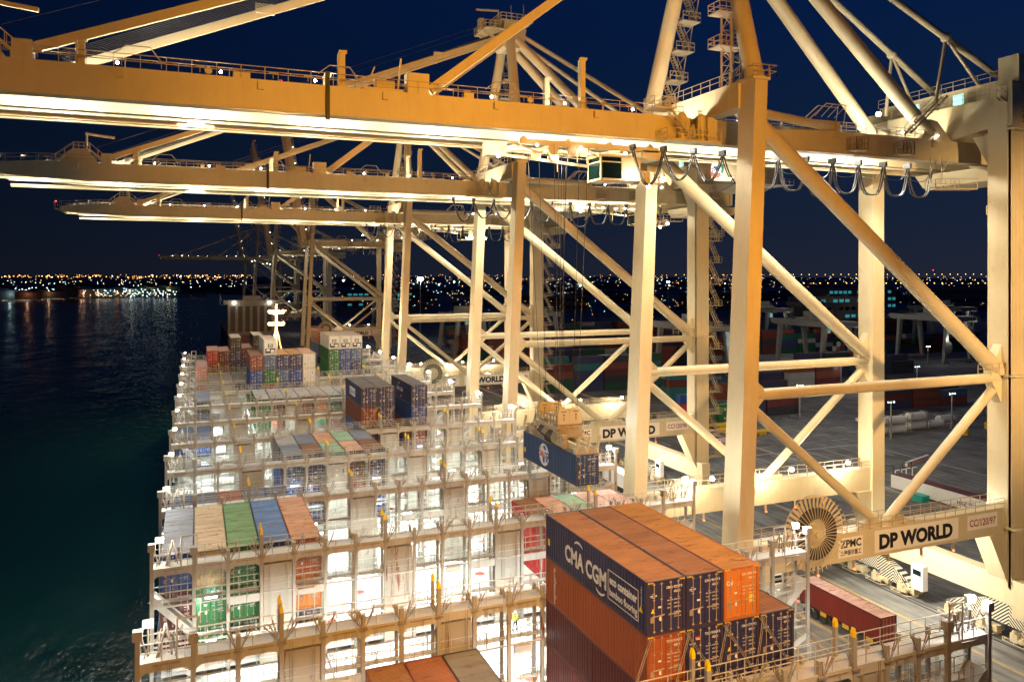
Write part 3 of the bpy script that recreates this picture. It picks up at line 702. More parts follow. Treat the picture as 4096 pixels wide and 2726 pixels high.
def florens(m):
    for i, ch in enumerate('FLORENS'): put_text(m, ch, .42, (XS, 4.9, 2.25 - .34 * i), (0, -1, 0), (0, 0, 1), .012)
side_mark(front[1], florens, mats=(M['white'],))
YD = -CL / 2 + .04
def door_text(kind):
    def fn(m):
        ux, uz = (1, 0, 0), (0, 0, 1); y = YD
        code = {'cma': 'CMAU 422947 0', 'cma2': 'ECMU 961767 0', 'tal': 'TCLU 953640 5', 'cma3': 'CMAU 579579 3', 'cma4': 'TCLU 708791 5', 'cai': 'CAIU 480009 8', 'plain': 'TCNU 911467 2'}[kind]
        put_text(m, code, .19, (.02, y, 2.38), ux, uz, .004, 1.02); put_text(m, '45G1', .19, (.5, y, 2.13), ux, uz, .004)
        for r in range(3):
            for c_ in range(2): put_text(m, ['MAX GR', 'TARE', 'NET'][r] if c_ == 0 else ['32500 KG', '3800 KG', '28700 KG'][r], .10, (.08 + .42 * c_, y, 1.72 - .2 * r), ux, uz, .001)
            put_text(m, ['71650 LB', '8380 LB', '76.4 CU.M'][r], .10, (.5, y, 1.05 - .0 - .12 * r), ux, uz, .001)
        if kind.startswith('cma') or kind == 'tal':
            put_text(m, 'CMA CGM', .13, (-1.0, y, 2.06 if kind != 'tal' else 1.98), ux, uz, .004, .42)
            for s_, z0 in ((1, 2.18), (-1, 2.04)): m.bar((-.9, y, z0 + .02 * s_), (-.7, y, z0 + .05 * s_), .006, .02)
        if kind in ('cma', 'cma3'): m.quad([(-.95, y, 1.2), (-.7, y, 1.2), (-.825, y, 1.45)], 1)
        if kind == 'tal': m.box(-.62, -.28, y - .002, y, 2.15, 2.42, 2); put_text(m, 'TAL', .17, (-.60, y - .004, 2.2), ux, uz, .006, .3)
        if kind == 'cai': put_text(m, 'CAI', .34, (-1.02, y, 1.95), ux, uz, .012, .42); m.box(.55, .85, y - .002, y, .85, 1.25, 1)
        n = 12; m.add([(-.35 + .1 * cos(2 * pi * j / n), y, .85 + .13 * sin(2 * pi * j / n)) for j in range(n)], [tuple(range(n))[::-1]], 0)
        m.box(-.98, -.76, y - .002, y, .68, 1.0, 3); m.box(-.5, -.25, y - .002, y, 1.42, 1.52, 0)
        for sx in (-1, 1):
            for j in range(4):
                m.box(sx * 1.0 - .16 + j * .09, sx * 1.0 - .11 + j * .09, -CL / 2 - .006, -CL / 2 - .003, 2.79, 2.87, 1)
    return fn
DM = (M['white'], M['ybollard'], M['redl'], paint('data_plate', (.35, .3, .2), .4, .2))
TX = {}
def doors(objs, kinds):
    for o, k in zip(objs, kinds):
        if k not in TX: TX[k] = side_mark(o, door_text(k), 'door_marking', DM)
        else:
            c = TX[k].copy(); C.objects.link(c); c.parent = o
byl = {}
for o in list(C.objects):
    if o.get('category') == 'container': byl[o['label']] = o
def find(*words):
    return [o for l, o in byl.items() if all(w in l for w in words)]
doors([front[0]] + find('second column of the tall front') + find('third column of the tall front') + find('lower right column of the front') + [front[1]],
      ['cma', 'cma2', 'tal', 'cma3', 'cma4', 'cai', 'cma3', 'cma4', 'cma2', 'cma4', 'cma', 'cma3', 'cai' if False else 'plain'])
doors(find('column of the mid deck pair') + find('beside the mid deck pair') + find('beyond the second bridge') + find('five wide far stack')[:20], (['cma3', 'plain', 'cma4', 'tal', 'cma2', 'cma'] * 10))
rest = [o for l, o in byl.items() if not any(c.name.startswith('door_marking') for c in o.children) and any(c.name.startswith('door') for c in o.children)]
doors(rest, (['plain', 'cma4', 'tal', 'cma3', 'cma2', 'cma', 'cma4', 'plain'] * 40)[:len(rest)])
def cma_logo(big):
    def fn(m):
        put_text(m, 'CMA CGM', .8, (XS, 2.6, 1.2), (0, -1, 0), (0, 0, 1), .02, 3.6); arc(m, 1.3, 1.6, .7, radians(50), radians(130), .12, XS); arc(m, -.1, 1.2, .7, radians(230), radians(310), .12, XS)
    return fn
side_mark(find('single dark column beside', 'top')[0], cma_logo(1), mats=(M['white'],))
def box_logo(m):
    m.box(XS - .003, XS, -1.6, 2.6, .9, 2.1, 0); put_text(m, 'GE', 1.0, (XS - .006, 2.4, 1.1), (0, -1, 0), (0, 0, 1), .03, 1.8, 1); put_text(m, 'SEACO', .8, (XS - .006, .4, 1.2), (0, -1, 0), (0, 0, 1), .02, 1.9, 2)
side_mark(find('left column of the mid deck pair', 'top')[0], box_logo, mats=(M['white'], M['redl'], M['black']))

# diagonal lashing bars in front of the stacks
def lash(x, z, x2, z2, y, y2, label):
    m = MB(); m.tube((x, y, z), (x2, y2, z2), .028, 6); m.tube((x + .12, y, z), (x2 + .12, y2, z2), .022, 6); m.tube((x * .3 + x2 * .7, y * .3 + y2 * .7, z * .3 + z2 * .7), (x2, y2, z2), .055, 6)
    o = m.build('lashing_bar', M['rods'], off=(x2, y2, z2)); o.location = (x2, y2, z2)
    tag(o, label, 'lashing bar', 'lashing bars on the container stacks')
pos = ['first', 'second', 'third', 'fourth', 'fifth']
for i in range(4):
    x = XR(10 + i)
    lash(x + .1, 24.15 if i < 4 else 21.3, x - 1.9 + .3 * i, 20.2, 33.7, 33.3, f'{pos[i]} pair of rods leaning left down the front stack doors')
    lash(x + 2.38, 24.15, x + 5.0, 20.2, 33.7, 33.3, f'{pos[i]} pair of rods leaning right down the front stack doors')
for b, r0, n, z in ((5, 10, 2, 24.2), (5, 13, 1, 24.2), (8, 5, 5, 22), (9, 12, 3, 21)):
    for i in range(n):
        x = XR(r0 + i); nm = {5: 'mid deck stack', 8: 'five wide far stack', 9: 'reefer stack'}[b] + (' single' if r0 == 13 else '')
        lash(x + .1, z, x + 2.2, z - 3.2, YB(b) - .1, YB(b) - .4, f'{pos[i]} falling rod pair across the {nm} doors')
        lash(x + 2.38, z, x + .2, z - 3.2, YB(b) - .1, YB(b) - .4, f'{pos[i]} rising rod pair across the {nm} doors')

# ------------------------------------------------------------------ ship-to-shore cranes
XS_, XL, F = 53.2, 90.8, 9.4
CB = (50.7, 0, 0)
def near(m, x0=-99, x1=99, z0=50, z1=66):
    # fittings of the near girder sit on its real line
    m.v = [(x, y + 1.75, z) if (y < -3.0 and x0 <= x <= x1 and z0 <= z <= z1) else (x, y, z) for x, y, z in m.v]; return m
def crane_proto():
    cr = empty('quay_crane', CB); P = lambda m, n, mt=None: child(m, n, mt or M['steel'], cr, CB)
    # legs
    for s in (-1, 1):
        m = MB(); m.bar((50.9, s * F, 7), (XS_ + .2, s * F, 63.2), 1.9, 2.5, 0, 1.55, 2.3)
        m.bar((50.9, s * F, 7), (50.9, s * (F - 1.5), 5), 1.8, 2.6); m.box(52.3, 54.4, s * F - 1.25, s * F + 1.25, 63.2, 63.5)
        for z in (20, 27.5, 36, 45, 53): x = 50.9 + (z - 7) * 2.5 / 56.2; m.box(x - .93 + .1 * (z - 7) / 56, x + .93 - .1 * (z - 7) / 56, s * F - 1.22, s * F + 1.22, z, z + .05)
        # collar gussets where braces meet
        m.prism([(XS_ + .6, 57.2), (XS_ + 3.4, 57.2), (XS_ + .6, 61)], 'y', s * F - .12, s * F + .12)
        m.prism([(52.4, 28.8), (54.3, 30.8), (54.3, 31.9), (52.7, 33.2)], 'y', s * F - .5, s * F + .5)
        P(m, 'leg')
        m = MB(); m.bar((XL, s * F, 7), (XL, s * F, 66), 2.3, 2.5, 0, 2.2, 2.3)
        m.prism([(XL - 1.1, 60.4), (XL + 1.1, 60.4), (XL + 1.1, 53), (XL - 1.1, 53)], 'y', s * F - 1.2, s * F + 1.2)
        m.prism([(s * (F - 1.1), 60.4), (s * (F - 3.2), 60.4), (s * (F - 1.1), 56.5)], 'x', XL - .9, XL + .9)
        m.prism([(XL - 1.15, 28.2), (XL - 2.8, 30.9), (XL - 2.8, 32.4), (XL - 1.15, 35.2)], 'y', s * F - .5, s * F + .5)
        for z in (14, 22, 28, 36, 44, 52): m.box(XL - 1.18, XL - 1.1, s * F + .5, s * F + .8, z, z + .5)
        P(m, 'leg')
    # cross beams at the top, sills at the bottom
    m = MB(); m.box(XS_ - .9, XS_ + 1.1, -F + 1, F - 1, 60.7, 63.4)
    for y in range(-7, 8, 2): m.box(XS_ - .93, XS_ - .9, y, y + .08, 60.7, 63.4)
    P(m, 'cross_beam')
    m = MB(); m.prism([(-F + 1, 61.2), (-3, 60.5), (3, 60.5), (F - 1, 61.2), (F - 1, 64.8), (-F + 1, 64.8)], 'x', XL - 1.0, XL + 1.0); P(m, 'cross_beam')
    for x in (50.9, XL):
        m = MB(); m.box(x - .9, x + .9, -12.5, 12.5, 4.5, 7.6)
        for y in (-4.2, 1.5, 6): m.box(x - .915, x - .9, y, y + .06, 4.6, 7.5)
        m.box(x - 1.0, x + 1.0, -12.6, -11, 3.2, 4.5); m.box(x - 1.0, x + 1.0, 11, 12.6, 3.2, 4.5)
        P(m, 'sill_beam')
        for s in (-1, 1):
            yc = s * 9.6
            m = MB(); m.prism([(yc - 7.0, 1.9), (yc + 7.0, 1.9), (yc + 1.6, 4.4), (yc - 1.6, 4.4)], 'x', x - .62, x + .62)
            for t in (-1, 1): m.prism([(yc + t * 4.2 - 3.0, 1.1), (yc + t * 4.2 + 3.0, 1.1), (yc + t * 4.2 + .9, 2.4), (yc + t * 4.2 - .9, 2.4)], 'x', x - .72, x + .72)
            P(m, 'equaliser', M['stripe'])
            m = MB()
            for i in range(8):
                y = yc - 7.2 + i * 2.05; m.tube((x - .2, y, .42), (x + .2, y, .42), .42, 12)
                if i % 2 == 0:
                    m.box(x - .75, x + .75, y - .45, y + 2.1, .55, 1.25)
                    m.tube((x - 1.5, y + .4, .95), (x - .7, y + .4, .95), .33, 10); m.box(x - 1.35, x - .75, y + .9, y + 1.7, .5, 1.5); m.tube((x - 1.2, y + 1.3, 1.5), (x - 1.2, y + 1.3, 1.9), .2, 8)
                    m.path([(x - .8, y - .4, .45), (x - 1.75, y - .2, .45), (x - 1.75, y + 2.3, .45), (x - .8, y + 2.5, .45)], .05)
                    m.path([(x - 1.75, y - .2, .9), (x - 1.75, y + 2.3, .9)], .05)
                    for yy in (y - .2, y + 1, y + 2.3): m.tube((x - 1.75, yy, .45), (x - 1.75, yy, .9), .04, 5)
            P(m, 'bogie')
    m = MB(); m.box(XL - 1.9, XL - .95, -.2, 1.5, 2.0, 5.2); P(m, 'control_cabinet', M['white'])
    m = MB(); m.box(XL - 1.93, XL - 1.9, .05, 1.2, 3.9, 4.6); P(m, 'cabinet_window', M['glass'])
    # portal frames with signs and braces
    for s in (-1, 1):
        m = MB(); m.box(51.6, XL - 1.05, s * F - .85, s * F + .85, 12.9, 15.95)
        m.prism([(53, 12.9), (55.4, 12.9), (53, 9.5)], 'y', s * F - .8, s * F + .8); m.prism([(XL - 1.1, 12.9), (XL - 4.0, 12.9), (XL - 3.4, 11.8), (XL - 1.1, 7.2)], 'y', s * F - 1.1, s * F + 1.1)
        m.box(67.8, 74.2, s * F - .5, s * F + .5, 15.95, 16.5)
        pb = P(m, 'portal_beam')
        r = MB(); r.rail([(53.5, s * F - .95, 15.95), (XL - 1.3, s * F - .95, 15.95)], 1.15, .03, 1.6); r.rail([(53.5, s * F + .85, 15.95), (XL - 1.3, s * F + .85, 15.95)], 1.15, .03, 1.6)
        r.rail([(XL - 6, s * F - 1.1, 32.0), (XL - 1.2, s * F - 1.1, 32.0)], 1.1, .03, 1.2) if s < 0 else None
        P(r, 'railing', M['steel_rail'])
        m = MB(); m.tube((52.8, s * F, 31.2), (XL - 1, s * F, 31.2), .60, 16, cap=False); P(m, 'horizontal_brace')
        m = MB(); m.tube((XS_ + .4, s * F, 59.2), (XL - .9, s * F, 31.9), .86, 18, cap=False)
        a = Vector((XS_ + .4, s * F, 59.2)); b = Vector((XL - .9, s * F, 31.9)); u = (b - a).normalized()
        m.tube(b - u * 4.2, b - u * 1.0, .90, 18, 0, 1.0, False)
        P(m, 'diagonal_brace')
        m = MB(); m.tube((52.2, s * F, 30.6), (70.2, s * F, 16.2), .52, 14, cap=False); P(m, 'diagonal_brace')
        m = MB(); m.tube((XL - 1, s * F, 30.6), (71.6, s * F, 16.2), .52, 14, cap=False); P(m, 'diagonal_brace')
        for x in (57, 61, 66, 71, 76, 81):
            m = MB(); m.box(x - .1, x + .1, s * F - .95, s * F - .75, 12.1, 12.9); P(m, 'lamp_bracket', M['steel_rail'])
            m = MB(); m.ball((x, s * F - .95, 12.0), .13, 0, 8); P(m, 'signal_lamp', M['orange_lamp'])
    y = -F - .87
    m = MB(); m.box(69.0, 81.9, y, y + .03, 13.25, 15.65); m.box(63.8, 67.3, y, y + .03, 13.35, 15.45); m.box(83.4, 88.4, y, y + .03, 13.9, 15.6); P(m, 'sign_board', M['signboard'])
    m = MB(); U, V = (1, 0, 0), (0, 0, 1)
    put_text(m, 'DP WORLD', 2.1, (69.65, y - .02, 13.66), U, V, .11, 11.3)
    P(m, 'sign_letters', M['black']); m = MB()
    put_text(m, 'ZPMC', 1.1, (64.1, y - .02, 14.42), U, V, .035, 2.95); put_text(m, '上海振华重工', .6, (64.1, y - .02, 13.62), U, V, .012, 2.95)
    P(m, 'sign_letters', M['black'])
    # railings on the girders, cable tray and lift shaft on the landside leg
    m = MB()
    for i in range(12): m.box(XL - 1.0 + i * .24, XL - .88 + i * .24, -F - 1.56, -F - 1.15, 6.5, 60.5)
    m.box(XL - 1.0, XL + 1.9, -F - 1.5, -F - 1.16, 6.5, 60.5); m.box(XL - 1.05, XL + 2.2, -F - 1.7, -F - 1.1, 61.0, 66.3); m.box(XL - .1, XL + 3.4, -F - 1.8, -F + .6, 66.3, 69.6)
    for z in (13.5, 31.5, 60.6): m.box(XL - 1.6, XL + 2.4, -F - 2.4, -F - 1.15, z, z + .2)
    P(m, 'lift_shaft')
    m = MB()
    z = 8.0; k = 0
    while z < 60:
        xa, xb = XL + 2.4, XL + 4.6
        m.stair((xa, -F - .9, z + 4.1), (xb, -F - .9, z + .1), .7); m.box(xa - .9, xb + .5, -F - 1.4, -F + .4, z + .0, z + .1); m.rail([(xb + .5, -F + .4, z + .1), (xb + .5, -F - 1.4, z + .1), (xa, -F - 1.4, z + .1)], 1.0, .03, .9)
        z += 4.2; k += 1
    P(m, 'staircase', M['steel_rail'])
    # fixed girders landward of the hinge
    def girders(m, x0, x1, taper=False):
        for s in (-1, 1):
            gc = -2.95 if s < 0 else 4.65; ya, yb = gc - .7, gc + .7
            if taper:
                m.prism([(x0, 58.5), (x0 + 14, 57.75), (x1, 57.75), (x1, 60.4), (x0 + 14, 60.4), (x0 + 8, 60.4), (x0, 59.7)], 'y', ya, yb)
            else: m.box(x0, x1, ya, yb, 57.75, 60.4)
            xa = x0 + (3 if taper else 0)
            if s > 0:
                m.box(xa, x1, ya - .45, ya + .02, 58.05, 58.12); m.box(xa, x1, ya - .30, ya - .2, 58.12, 58.24)      # trolley rail and its ledge
                m.box(xa, x1, yb - .5, yb - .1, 57.45, 57.75); m.tube((xa, yb - .1, 57.35), (x1, yb - .1, 57.35), .14, 8)
            else: m.box(xa, x1, yb - .02, yb + .45, 58.05, 58.12); m.box(xa, x1, yb + .2, yb + .3, 58.12, 58.24)
            for x in range(int(x0) + 9, int(x1), 9):
                m.box(x, x + .04, ya - .012, ya, 57.8, 60.35)
    m = MB(); girders(m, 50.3, 104); m.box(103.4, 104, -4, 4, 57.8, 60.3); m.box(70, 70.6, -4, 4, 59.4, 60.3); m.box(86, 86.6, -4, 4, 59.4, 60.3)
    P(m, 'main_girder')
    r = MB()
    for s in (-1, 1):
        r.rail([(54.5, s * 5.4, 60.4), (88, s * 5.4, 60.4)], 1.1, .03, 1.6); r.rail([(54.5, s * 4.0, 60.4), (88, s * 4.0, 60.4)], 1.1, .03, 3)
    r.rail([(XS_ - 1.1, -F + .6, 63.4), (XS_ - 1.1, F - 1, 63.4)], 1.15, .03, 1.6); r.rail([(XS_ - 1.1, -F - 1.4, 63.5), (XS_ + 1.9, -F - 1.4, 63.5), (XS_ + 1.9, -F + 1.4, 63.5)], 1.15, .035, 1)
    r.rail([(XL - 1.1, -F + 1, 64.8), (XL - 1.1, F - 1, 64.8)], 1.15, .03, 1.6)
    r.rail([(92.2, -8.4, 67.4), (92.2, 9.4, 67.4)], 1.15, .03, 1.6)
    for x in (66.5, 67.3, 68.3, 69.3, 70.2, 71): pass
    r.path([(66, -5.4, 61.2), (67.2, -5.4, 63.0), (70.2, -5.4, 63.0), (71.6, -5.4, 61.2)], .06); r.path([(66, -4.2, 61.2), (67.2, -4.2, 63.0), (70.2, -4.2, 63.0), (71.6, -4.2, 61.2)], .06)
    for x in (67.2, 68.2, 69.2, 70.2): r.tube((x, -5.4, 61.9), (x, -5.4, 63.0), .04, 5)
    # hanging access cages below the girder
    for x in (72, 79.5): r.box(x, x + 1.8, -6.9, -5.5, 58.0, 58.15); r.rail([(x, -5.5, 58.1), (x, -6.9, 58.1), (x + 1.8, -6.9, 58.1), (x + 1.8, -5.5, 58.1)], 1.5, .035, .5)
    r.box(84.5, 89.4, -7.2, -5.8, 53.9, 54.05); r.rail([(84.5, -5.8, 54), (84.5, -7.2, 54), (89.4, -7.2, 54)], 1.2, .035, .8)
    for x in (84.6, 86.6): r.tube((x, -6.4, 54), (x, -6.4, 58), .05, 6); r.tube((x, -5.8, 55), (x + 2, -5.8, 58), .04, 6)
    r.stair((80.5, -6.6, 60.5), (84.5, -6.6, 65.0), .8)
    r.stair((XL - 1.6, -F - .5, 64.6), (XL + 2.5, -F - 2.0, 60.9), .7)
    near(r, 54.4, 89, 53, 62.9); P(r, 'railing', M['steel_rail'])
    # horizontal tie struts from leg heads to the girders
    for s in (-1, 1):
        m = MB(); m.tube((XS_ + .6, s * (F - .2), 60.2), (70, 4.9 if s > 0 else -3.2, 60.9), .5, 12, cap=False); m.box(68.6, 71.2, (4.65 if s > 0 else -2.95) - .6, (4.65 if s > 0 else -2.95) + .6, 60.4, 61.5); P(m, 'tie_strut')
    # hinge machinery platform
    m = MB(); m.box(45.5, 52.2, -7.6, -5.6, 57.4, 57.6); m.rail([(45.5, -5.6, 57.6), (45.5, -7.6, 57.6), (52.2, -7.6, 57.6)], 1.1, .035, .8)
    for x in (48.2, 50.6): m.tube((x, -6.2, 57.6), (x, -6.2, 60.2), .55, 12); m.ball((x, -6.2, 60.2), .55, 0, 10)
    m.stair((46, -6.9, 60.9), (48.6, -6.9, 57.7), .7); m.box(44, 46.6, -7.4, -5.5, 60.7, 60.85); m.rail([(44, -5.5, 60.8), (44, -7.4, 60.8), (46.6, -7.4, 60.8)], 1.1, .035, .8)
    near(m); P(m, 'hinge_platform'); m = MB()
    m.box(51.4, 52.3, -6.4, -5.5, 57.4, 60.4); near(m); P(m, 'cable_box'); m = MB(); m.box(49.5, 50.0, -7.3, -7.1, 57.55, 57.7); m.box(49.5, 50.0, -7.3, -7.1, 60.7, 60.8); m.tube((49.6, -7.2, 57.6), (49.6, -7.2, 60.8), .08, 6); m.tube((49.9, -7.2, 57.6), (49.9, -7.2, 60.8), .06, 6)
    near(m); P(m, 'pipe_riser')
    for s in (-1, 1): m = MB(); m.tube((50.3, s * 3.5, 59.0), (50.3, s * 5.9, 59.0), .7, 16); near(m); P(m, 'hinge_pin')
    # A-frame, apex, back stays
    for s in (-1, 1):
        m = MB(); m.tube((XS_ + .3, s * F, 63.5), (54.9, s * 1.5, 88.5), .98, 18, 0, .85, False); m.prism([(s * F - 1, 63.5), (s * F + 1, 63.5), (s * (F - .9) + .3, 66.5), (s * (F - .9) - .5, 66.5)], 'x', XS_ - .15, XS_ + .75); P(m, 'a_frame_leg')
        m = MB(); m.tube((56, s * 1.7, 87.5), (86.6, 4.65 if s > 0 else -2.95, 61.2), .86, 18, cap=False); m.prism([(84.6, 60.4), (90, 60.4), (87.4, 62.8), (86, 63)], 'y', (4.65 if s > 0 else -2.95) - .5, (4.65 if s > 0 else -2.95) + .5); P(m, 'back_stay')
        m = MB(); m.tube((56.4, s * 1.3, 88.9), (98.5, s * 4.7, 68.3), .42, 12, cap=False)
        nd = Vector((88.3, s * 3.9, 73.3)); m.ball(nd, .65, 0, 10); m.tube(nd, (86.8, s * 3.6, 64.8), .2, 8); m.tube(nd, (93.2, s * 4.8, 67.3), .2, 8)
        P(m, 'thin_stay')
    m = MB(); m.prism([(52.8, 90), (54, 89), (57.4, 89.4), (58, 92.8), (56.6, 94), (53.6, 94)], 'y', -2.2, 2.2)
    m.box(49.5, 53.4, -3, 3, 92.2, 92.4); m.bar((53, -1.5, 90.2), (49.6, -1.5, 92.2), .3, .5); m.bar((53, 1.5, 90.2), (49.6, 1.5, 92.2), .3, .5)
    m.box(52.5, 59, -3, 3, 94, 94.15); m.rail([(52.5, -3, 94.1), (59, -3, 94.1), (59, 3, 94.1), (52.5, 3, 94.1), (52.5, -3, 94.1)], 1.2, .05, 1)
    m.rail([(49.5, -3, 92.4), (52.4, -3, 92.4)], 1.2, .05, 1); m.rail([(49.5, -3, 92.4), (49.5, 3, 92.4)], 1.2, .05, 1)
    m.tube((54, 2, 94), (54, 2, 97.5), .12, 6); m.bar((54, 2, 97.3), (49.5, 2, 97.0), .25, .3); m.tube((57.5, -2, 94), (57.5, -2, 97.6), .06, 6); m.tube((55.8, 0, 94), (55.8, 0, 98), .05, 6)
    m.box(49.2, 50.2, -.6, .6, 92.4, 94.6)
    m.v = [(x, y, z - 3.5) for x, y, z in m.v]; P(m, 'apex_head')
    m = MB(); z = 64.2
    while z < 83:
        t = (z - 63.5) / 25; yy = F - t * 7.9 + .2; xx = XS_ + 1.6 + t * 1.2
        m.box(xx, xx + 2.6, yy - 1.1, yy + 1.0, z, z + .12); m.rail([(xx, yy - 1.1, z + .1), (xx + 2.6, yy - 1.1, z + .1), (xx + 2.6, yy + 1, z + .1)], 1.05, .04, .9)
        m.stair((xx + 2.2, yy - .4, z + .1), (xx + .4, yy - .6, z + 3.4), .7); z += 3.4
        m.bar((xx + .1, yy, z - 3.4), (xx + .1, yy - .9, z), .1); m.bar((xx + 2.5, yy, z - 3.4), (xx + 2.5, yy - .9, z), .1); m.bar((xx + .1, yy, z - 3.4), (xx + 2.5, yy - .9, z), .07)
    P(m, 'staircase', M['steel_rail'])
    m = MB()                                  # lattice ladder tower on the cross beam
    for x in (53, 54.5):
        for y in (-6.4, -4.9): m.bar((x, y, 63.4), (x, y, 71.2), .16)
    for i in range(6):
        z = 63.5 + i * 1.28
        for y in (-6.4, -4.9): m.bar((53, y, z), (54.5, y, z + 1.28), .07); m.bar((53, y, z + 1.28), (54.5, y, z + 1.28), .08)
        for x in (53, 54.5): m.bar((x, -6.4, z + 1.28 * (i % 2)), (x, -4.9, z + 1.28 * (1 - i % 2)), .07)
    for z in (67.6, 71.2):
        m.box(51.4, 54.8, -6.6, -4.7, z, z + .12); m.rail([(54.8, -6.6, z), (51.4, -6.6, z), (51.4, -4.7, z), (54.8, -4.7, z)], 1.1, .035, .8); m.bar((53, -6.4, z - 1.2), (51.5, -6.4, z), .09)
    for i in range(14): m.rail([(54.8, -6.2, 64 + i * .6), (55.6, -5.7, 64 + i * .6), (54.8, -5.1, 64 + i * .6)], .04, .03, 2, mid=False)
    for y in (-6.2, -5.65, -5.1): m.bar((55.2, y, 64), (55.2, y, 72.6), .05)
    P(m, 'ladder_tower', M['steel_rail'])
    # machinery house with round emblem
    m = MB(); m.box(92.6, 112, -8.2, 9.2, 62, 67.2); m.box(91.8, 113, -8.6, 9.6, 61.6, 62); m.box(92.4, 112.4, -8.4, 9.4, 67.2, 67.4)
    for i in range(24): m.box(92.55, 92.6, -8 + i * .7, -7.7 + i * .7, 62.1, 67.1)
    for s in (-1, 1):
        for x in (94, 110): m.bar((x, s * 5.5, 61.6), (x, s * 4.8, 60.4), .5)
    mh = P(m, 'machinery_house')
    m = MB()
    for yy in (3.2, -3.1): m.box(92.5, 92.56, yy, yy + 1.4, 65.5, 66.8)
    child(m, 'lit_window', M['winw'], mh, CB)
    m = MB(); n = 28
    def disc(cx, cz, r0, r1, a0, a1, mi, y, k=14):
        for i in range(k):
            t0, t1 = a0 + (a1 - a0) * i / k, a0 + (a1 - a0) * (i + 1) / k
            m.quad([(cx + r0 * cos(t0), y, cz + r0 * sin(t0)), (cx + r1 * cos(t0), y, cz + r1 * sin(t0)), (cx + r1 * cos(t1), y, cz + r1 * sin(t1)), (cx + r0 * cos(t1), y, cz + r0 * sin(t1))], mi)
    cx, cz, y = 96.5, 64.6, -8.23
    disc(cx, cz, 0, 1.9, 0, 2 * pi, 0, y, 28)
    disc(cx, cz, 1.25, 1.9, .25 * pi, .75 * pi, 1, y - .01); disc(cx, cz, 1.2, 1.9, .78 * pi, 1.1 * pi, 2, y - .01); disc(cx, cz, 1.1, 1.9, 1.2 * pi, 1.75 * pi, 2, y - .01); disc(cx, cz, 1.3, 1.9, -.2 * pi, .2 * pi, 1, y - .01)
    for k_ in (-1, 1): m.bar((cx - 1.2, y - .02, cz - .5 + k_ * .2), (cx + 1.2, y - .02, cz + .5 + k_ * .2), .012, .22, 3)
    m.bar((cx - .5, y - .03, cz + .3), (cx + .5, y - .03, cz - .3), .012, .5, 3)
    child(m, 'emblem', [M['white'], paint('emblem_green', (.01, .16, .09), .5, .1), paint('emblem_red', (.55, .05, .03), .5, .1), paint('emblem_blue', (.01, .06, .2), .5, .1)], mh, CB)
    m = MB(); m.box(91.5, 113, -11.6, -8.6, 61.5, 61.62); m.rail([(91.5, -8.6, 61.6), (91.5, -11.6, 61.6), (113, -11.6, 61.6)], 1.1, .04, 1.2)
    for x in (94, 99, 104, 109): m.bar((x, -11.2, 61.5), (x, -5.5, 60), .15)
    P(m, 'service_platform', M['steel_rail'])
    m = MB(); m.prism([(94, 57.2), (104, 57.2), (102.5, 55.6), (95.5, 55.6)], 'y', -6, 5); P(m, 'maintenance_pod')
    m = MB(); m.box(97, 101.5, -4.5, -3, 51.3, 51.4); m.rail([(97, -3, 51.4), (97, -4.5, 51.4), (101.5, -4.5, 51.4), (101.5, -3, 51.4)], 1.1, .05, 1.1)
    for x in (97, 99, 101.5): m.bar((x, -3.8, 51.4), (x, -3.8, 55.7), .14)
    m.stair((97.2, -3.4, 55.6), (100.8, -3.4, 51.5), .7); P(m, 'hanging_cradle')
    # cable reel
    m = MB(); rc = Vector((59.6, -F - 2.0, 16.9)); n = 40
    for i in range(n):
        a = 2 * pi * i / n; u = Vector((cos(a), 0, sin(a))); wv = Vector((-sin(a), 0, cos(a)))
        for yy in (-.28, .28):
            p = rc + Vector((0, yy, 0)); m.add([p + u * .3 - wv * .03, p + u * .3 + wv * .03, p + u * 3.9 + wv * (.05 if yy < 0 else .17), p + u * 3.9 - wv * (.05 if yy < 0 else .17)], [(0, 1, 2, 3)])
    m.tube(rc + Vector((0, -.45, 0)), rc + Vector((0, 1.2, 0)), .38, 14)
    for i in range(48):
        a0, a1 = 2 * pi * i / 48, 2 * pi * (i + 1) / 48
        m.bar(rc + Vector((3.9 * cos(a0), .28, 3.9 * sin(a0))), rc + Vector((3.9 * cos(a1), .28, 3.9 * sin(a1))), .04)
    reel = P(m, 'cable_reel')
    m = MB()
    for i in range(40):
        a0, a1 = 2 * pi * i / 40, 2 * pi * (i + 1) / 40
        for r0, r1 in ((1.55, 2.65),):
            pts = [rc + Vector((r * cos(a), yy, r * sin(a))) for yy in (-.18, .18) for r, a in ((r0, a0), (r1, a0), (r1, a1), (r0, a1))]
            m.add(pts, [(0, 3, 2, 1), (4, 5, 6, 7), (1, 2, 6, 5), (0, 4, 7, 3)])
    child(m, 'coiled_cable', M['dark'], reel, CB)
    m = MB(); m.box(58.6, 60.6, -F - 1.5, -F - .8, 14.2, 17.6); m.path([tuple(rc + Vector((2.6, 0, 0))), tuple(rc + Vector((-5.5, 0, -3.4)))], .05); P(m, 'reel_bracket')
    # festoon cables
    m = MB()
    for i in range(7):
        xa = 59 + i * 4.1 - (0 if i < 2 else .0); pts = []; pts2 = []
        for k_ in range(13):
            t = k_ / 12; dz = 3.6 * (1 - (2 * t - 1) ** 4) * (1 if i != 2 else 1.15); pts.append((xa + t * 4.1, -2.5, 56.9 - dz)); pts2.append((xa + t * 4.1, -2.2, 56.9 - dz * .45))
        m.path(pts, .10); m.path([(x, y + .3, z) for x, y, z in pts], .08); m.path(pts2, .035)
        m.box(xa - .15, xa + .15, -2.8, -1.8, 56.8, 57.4)
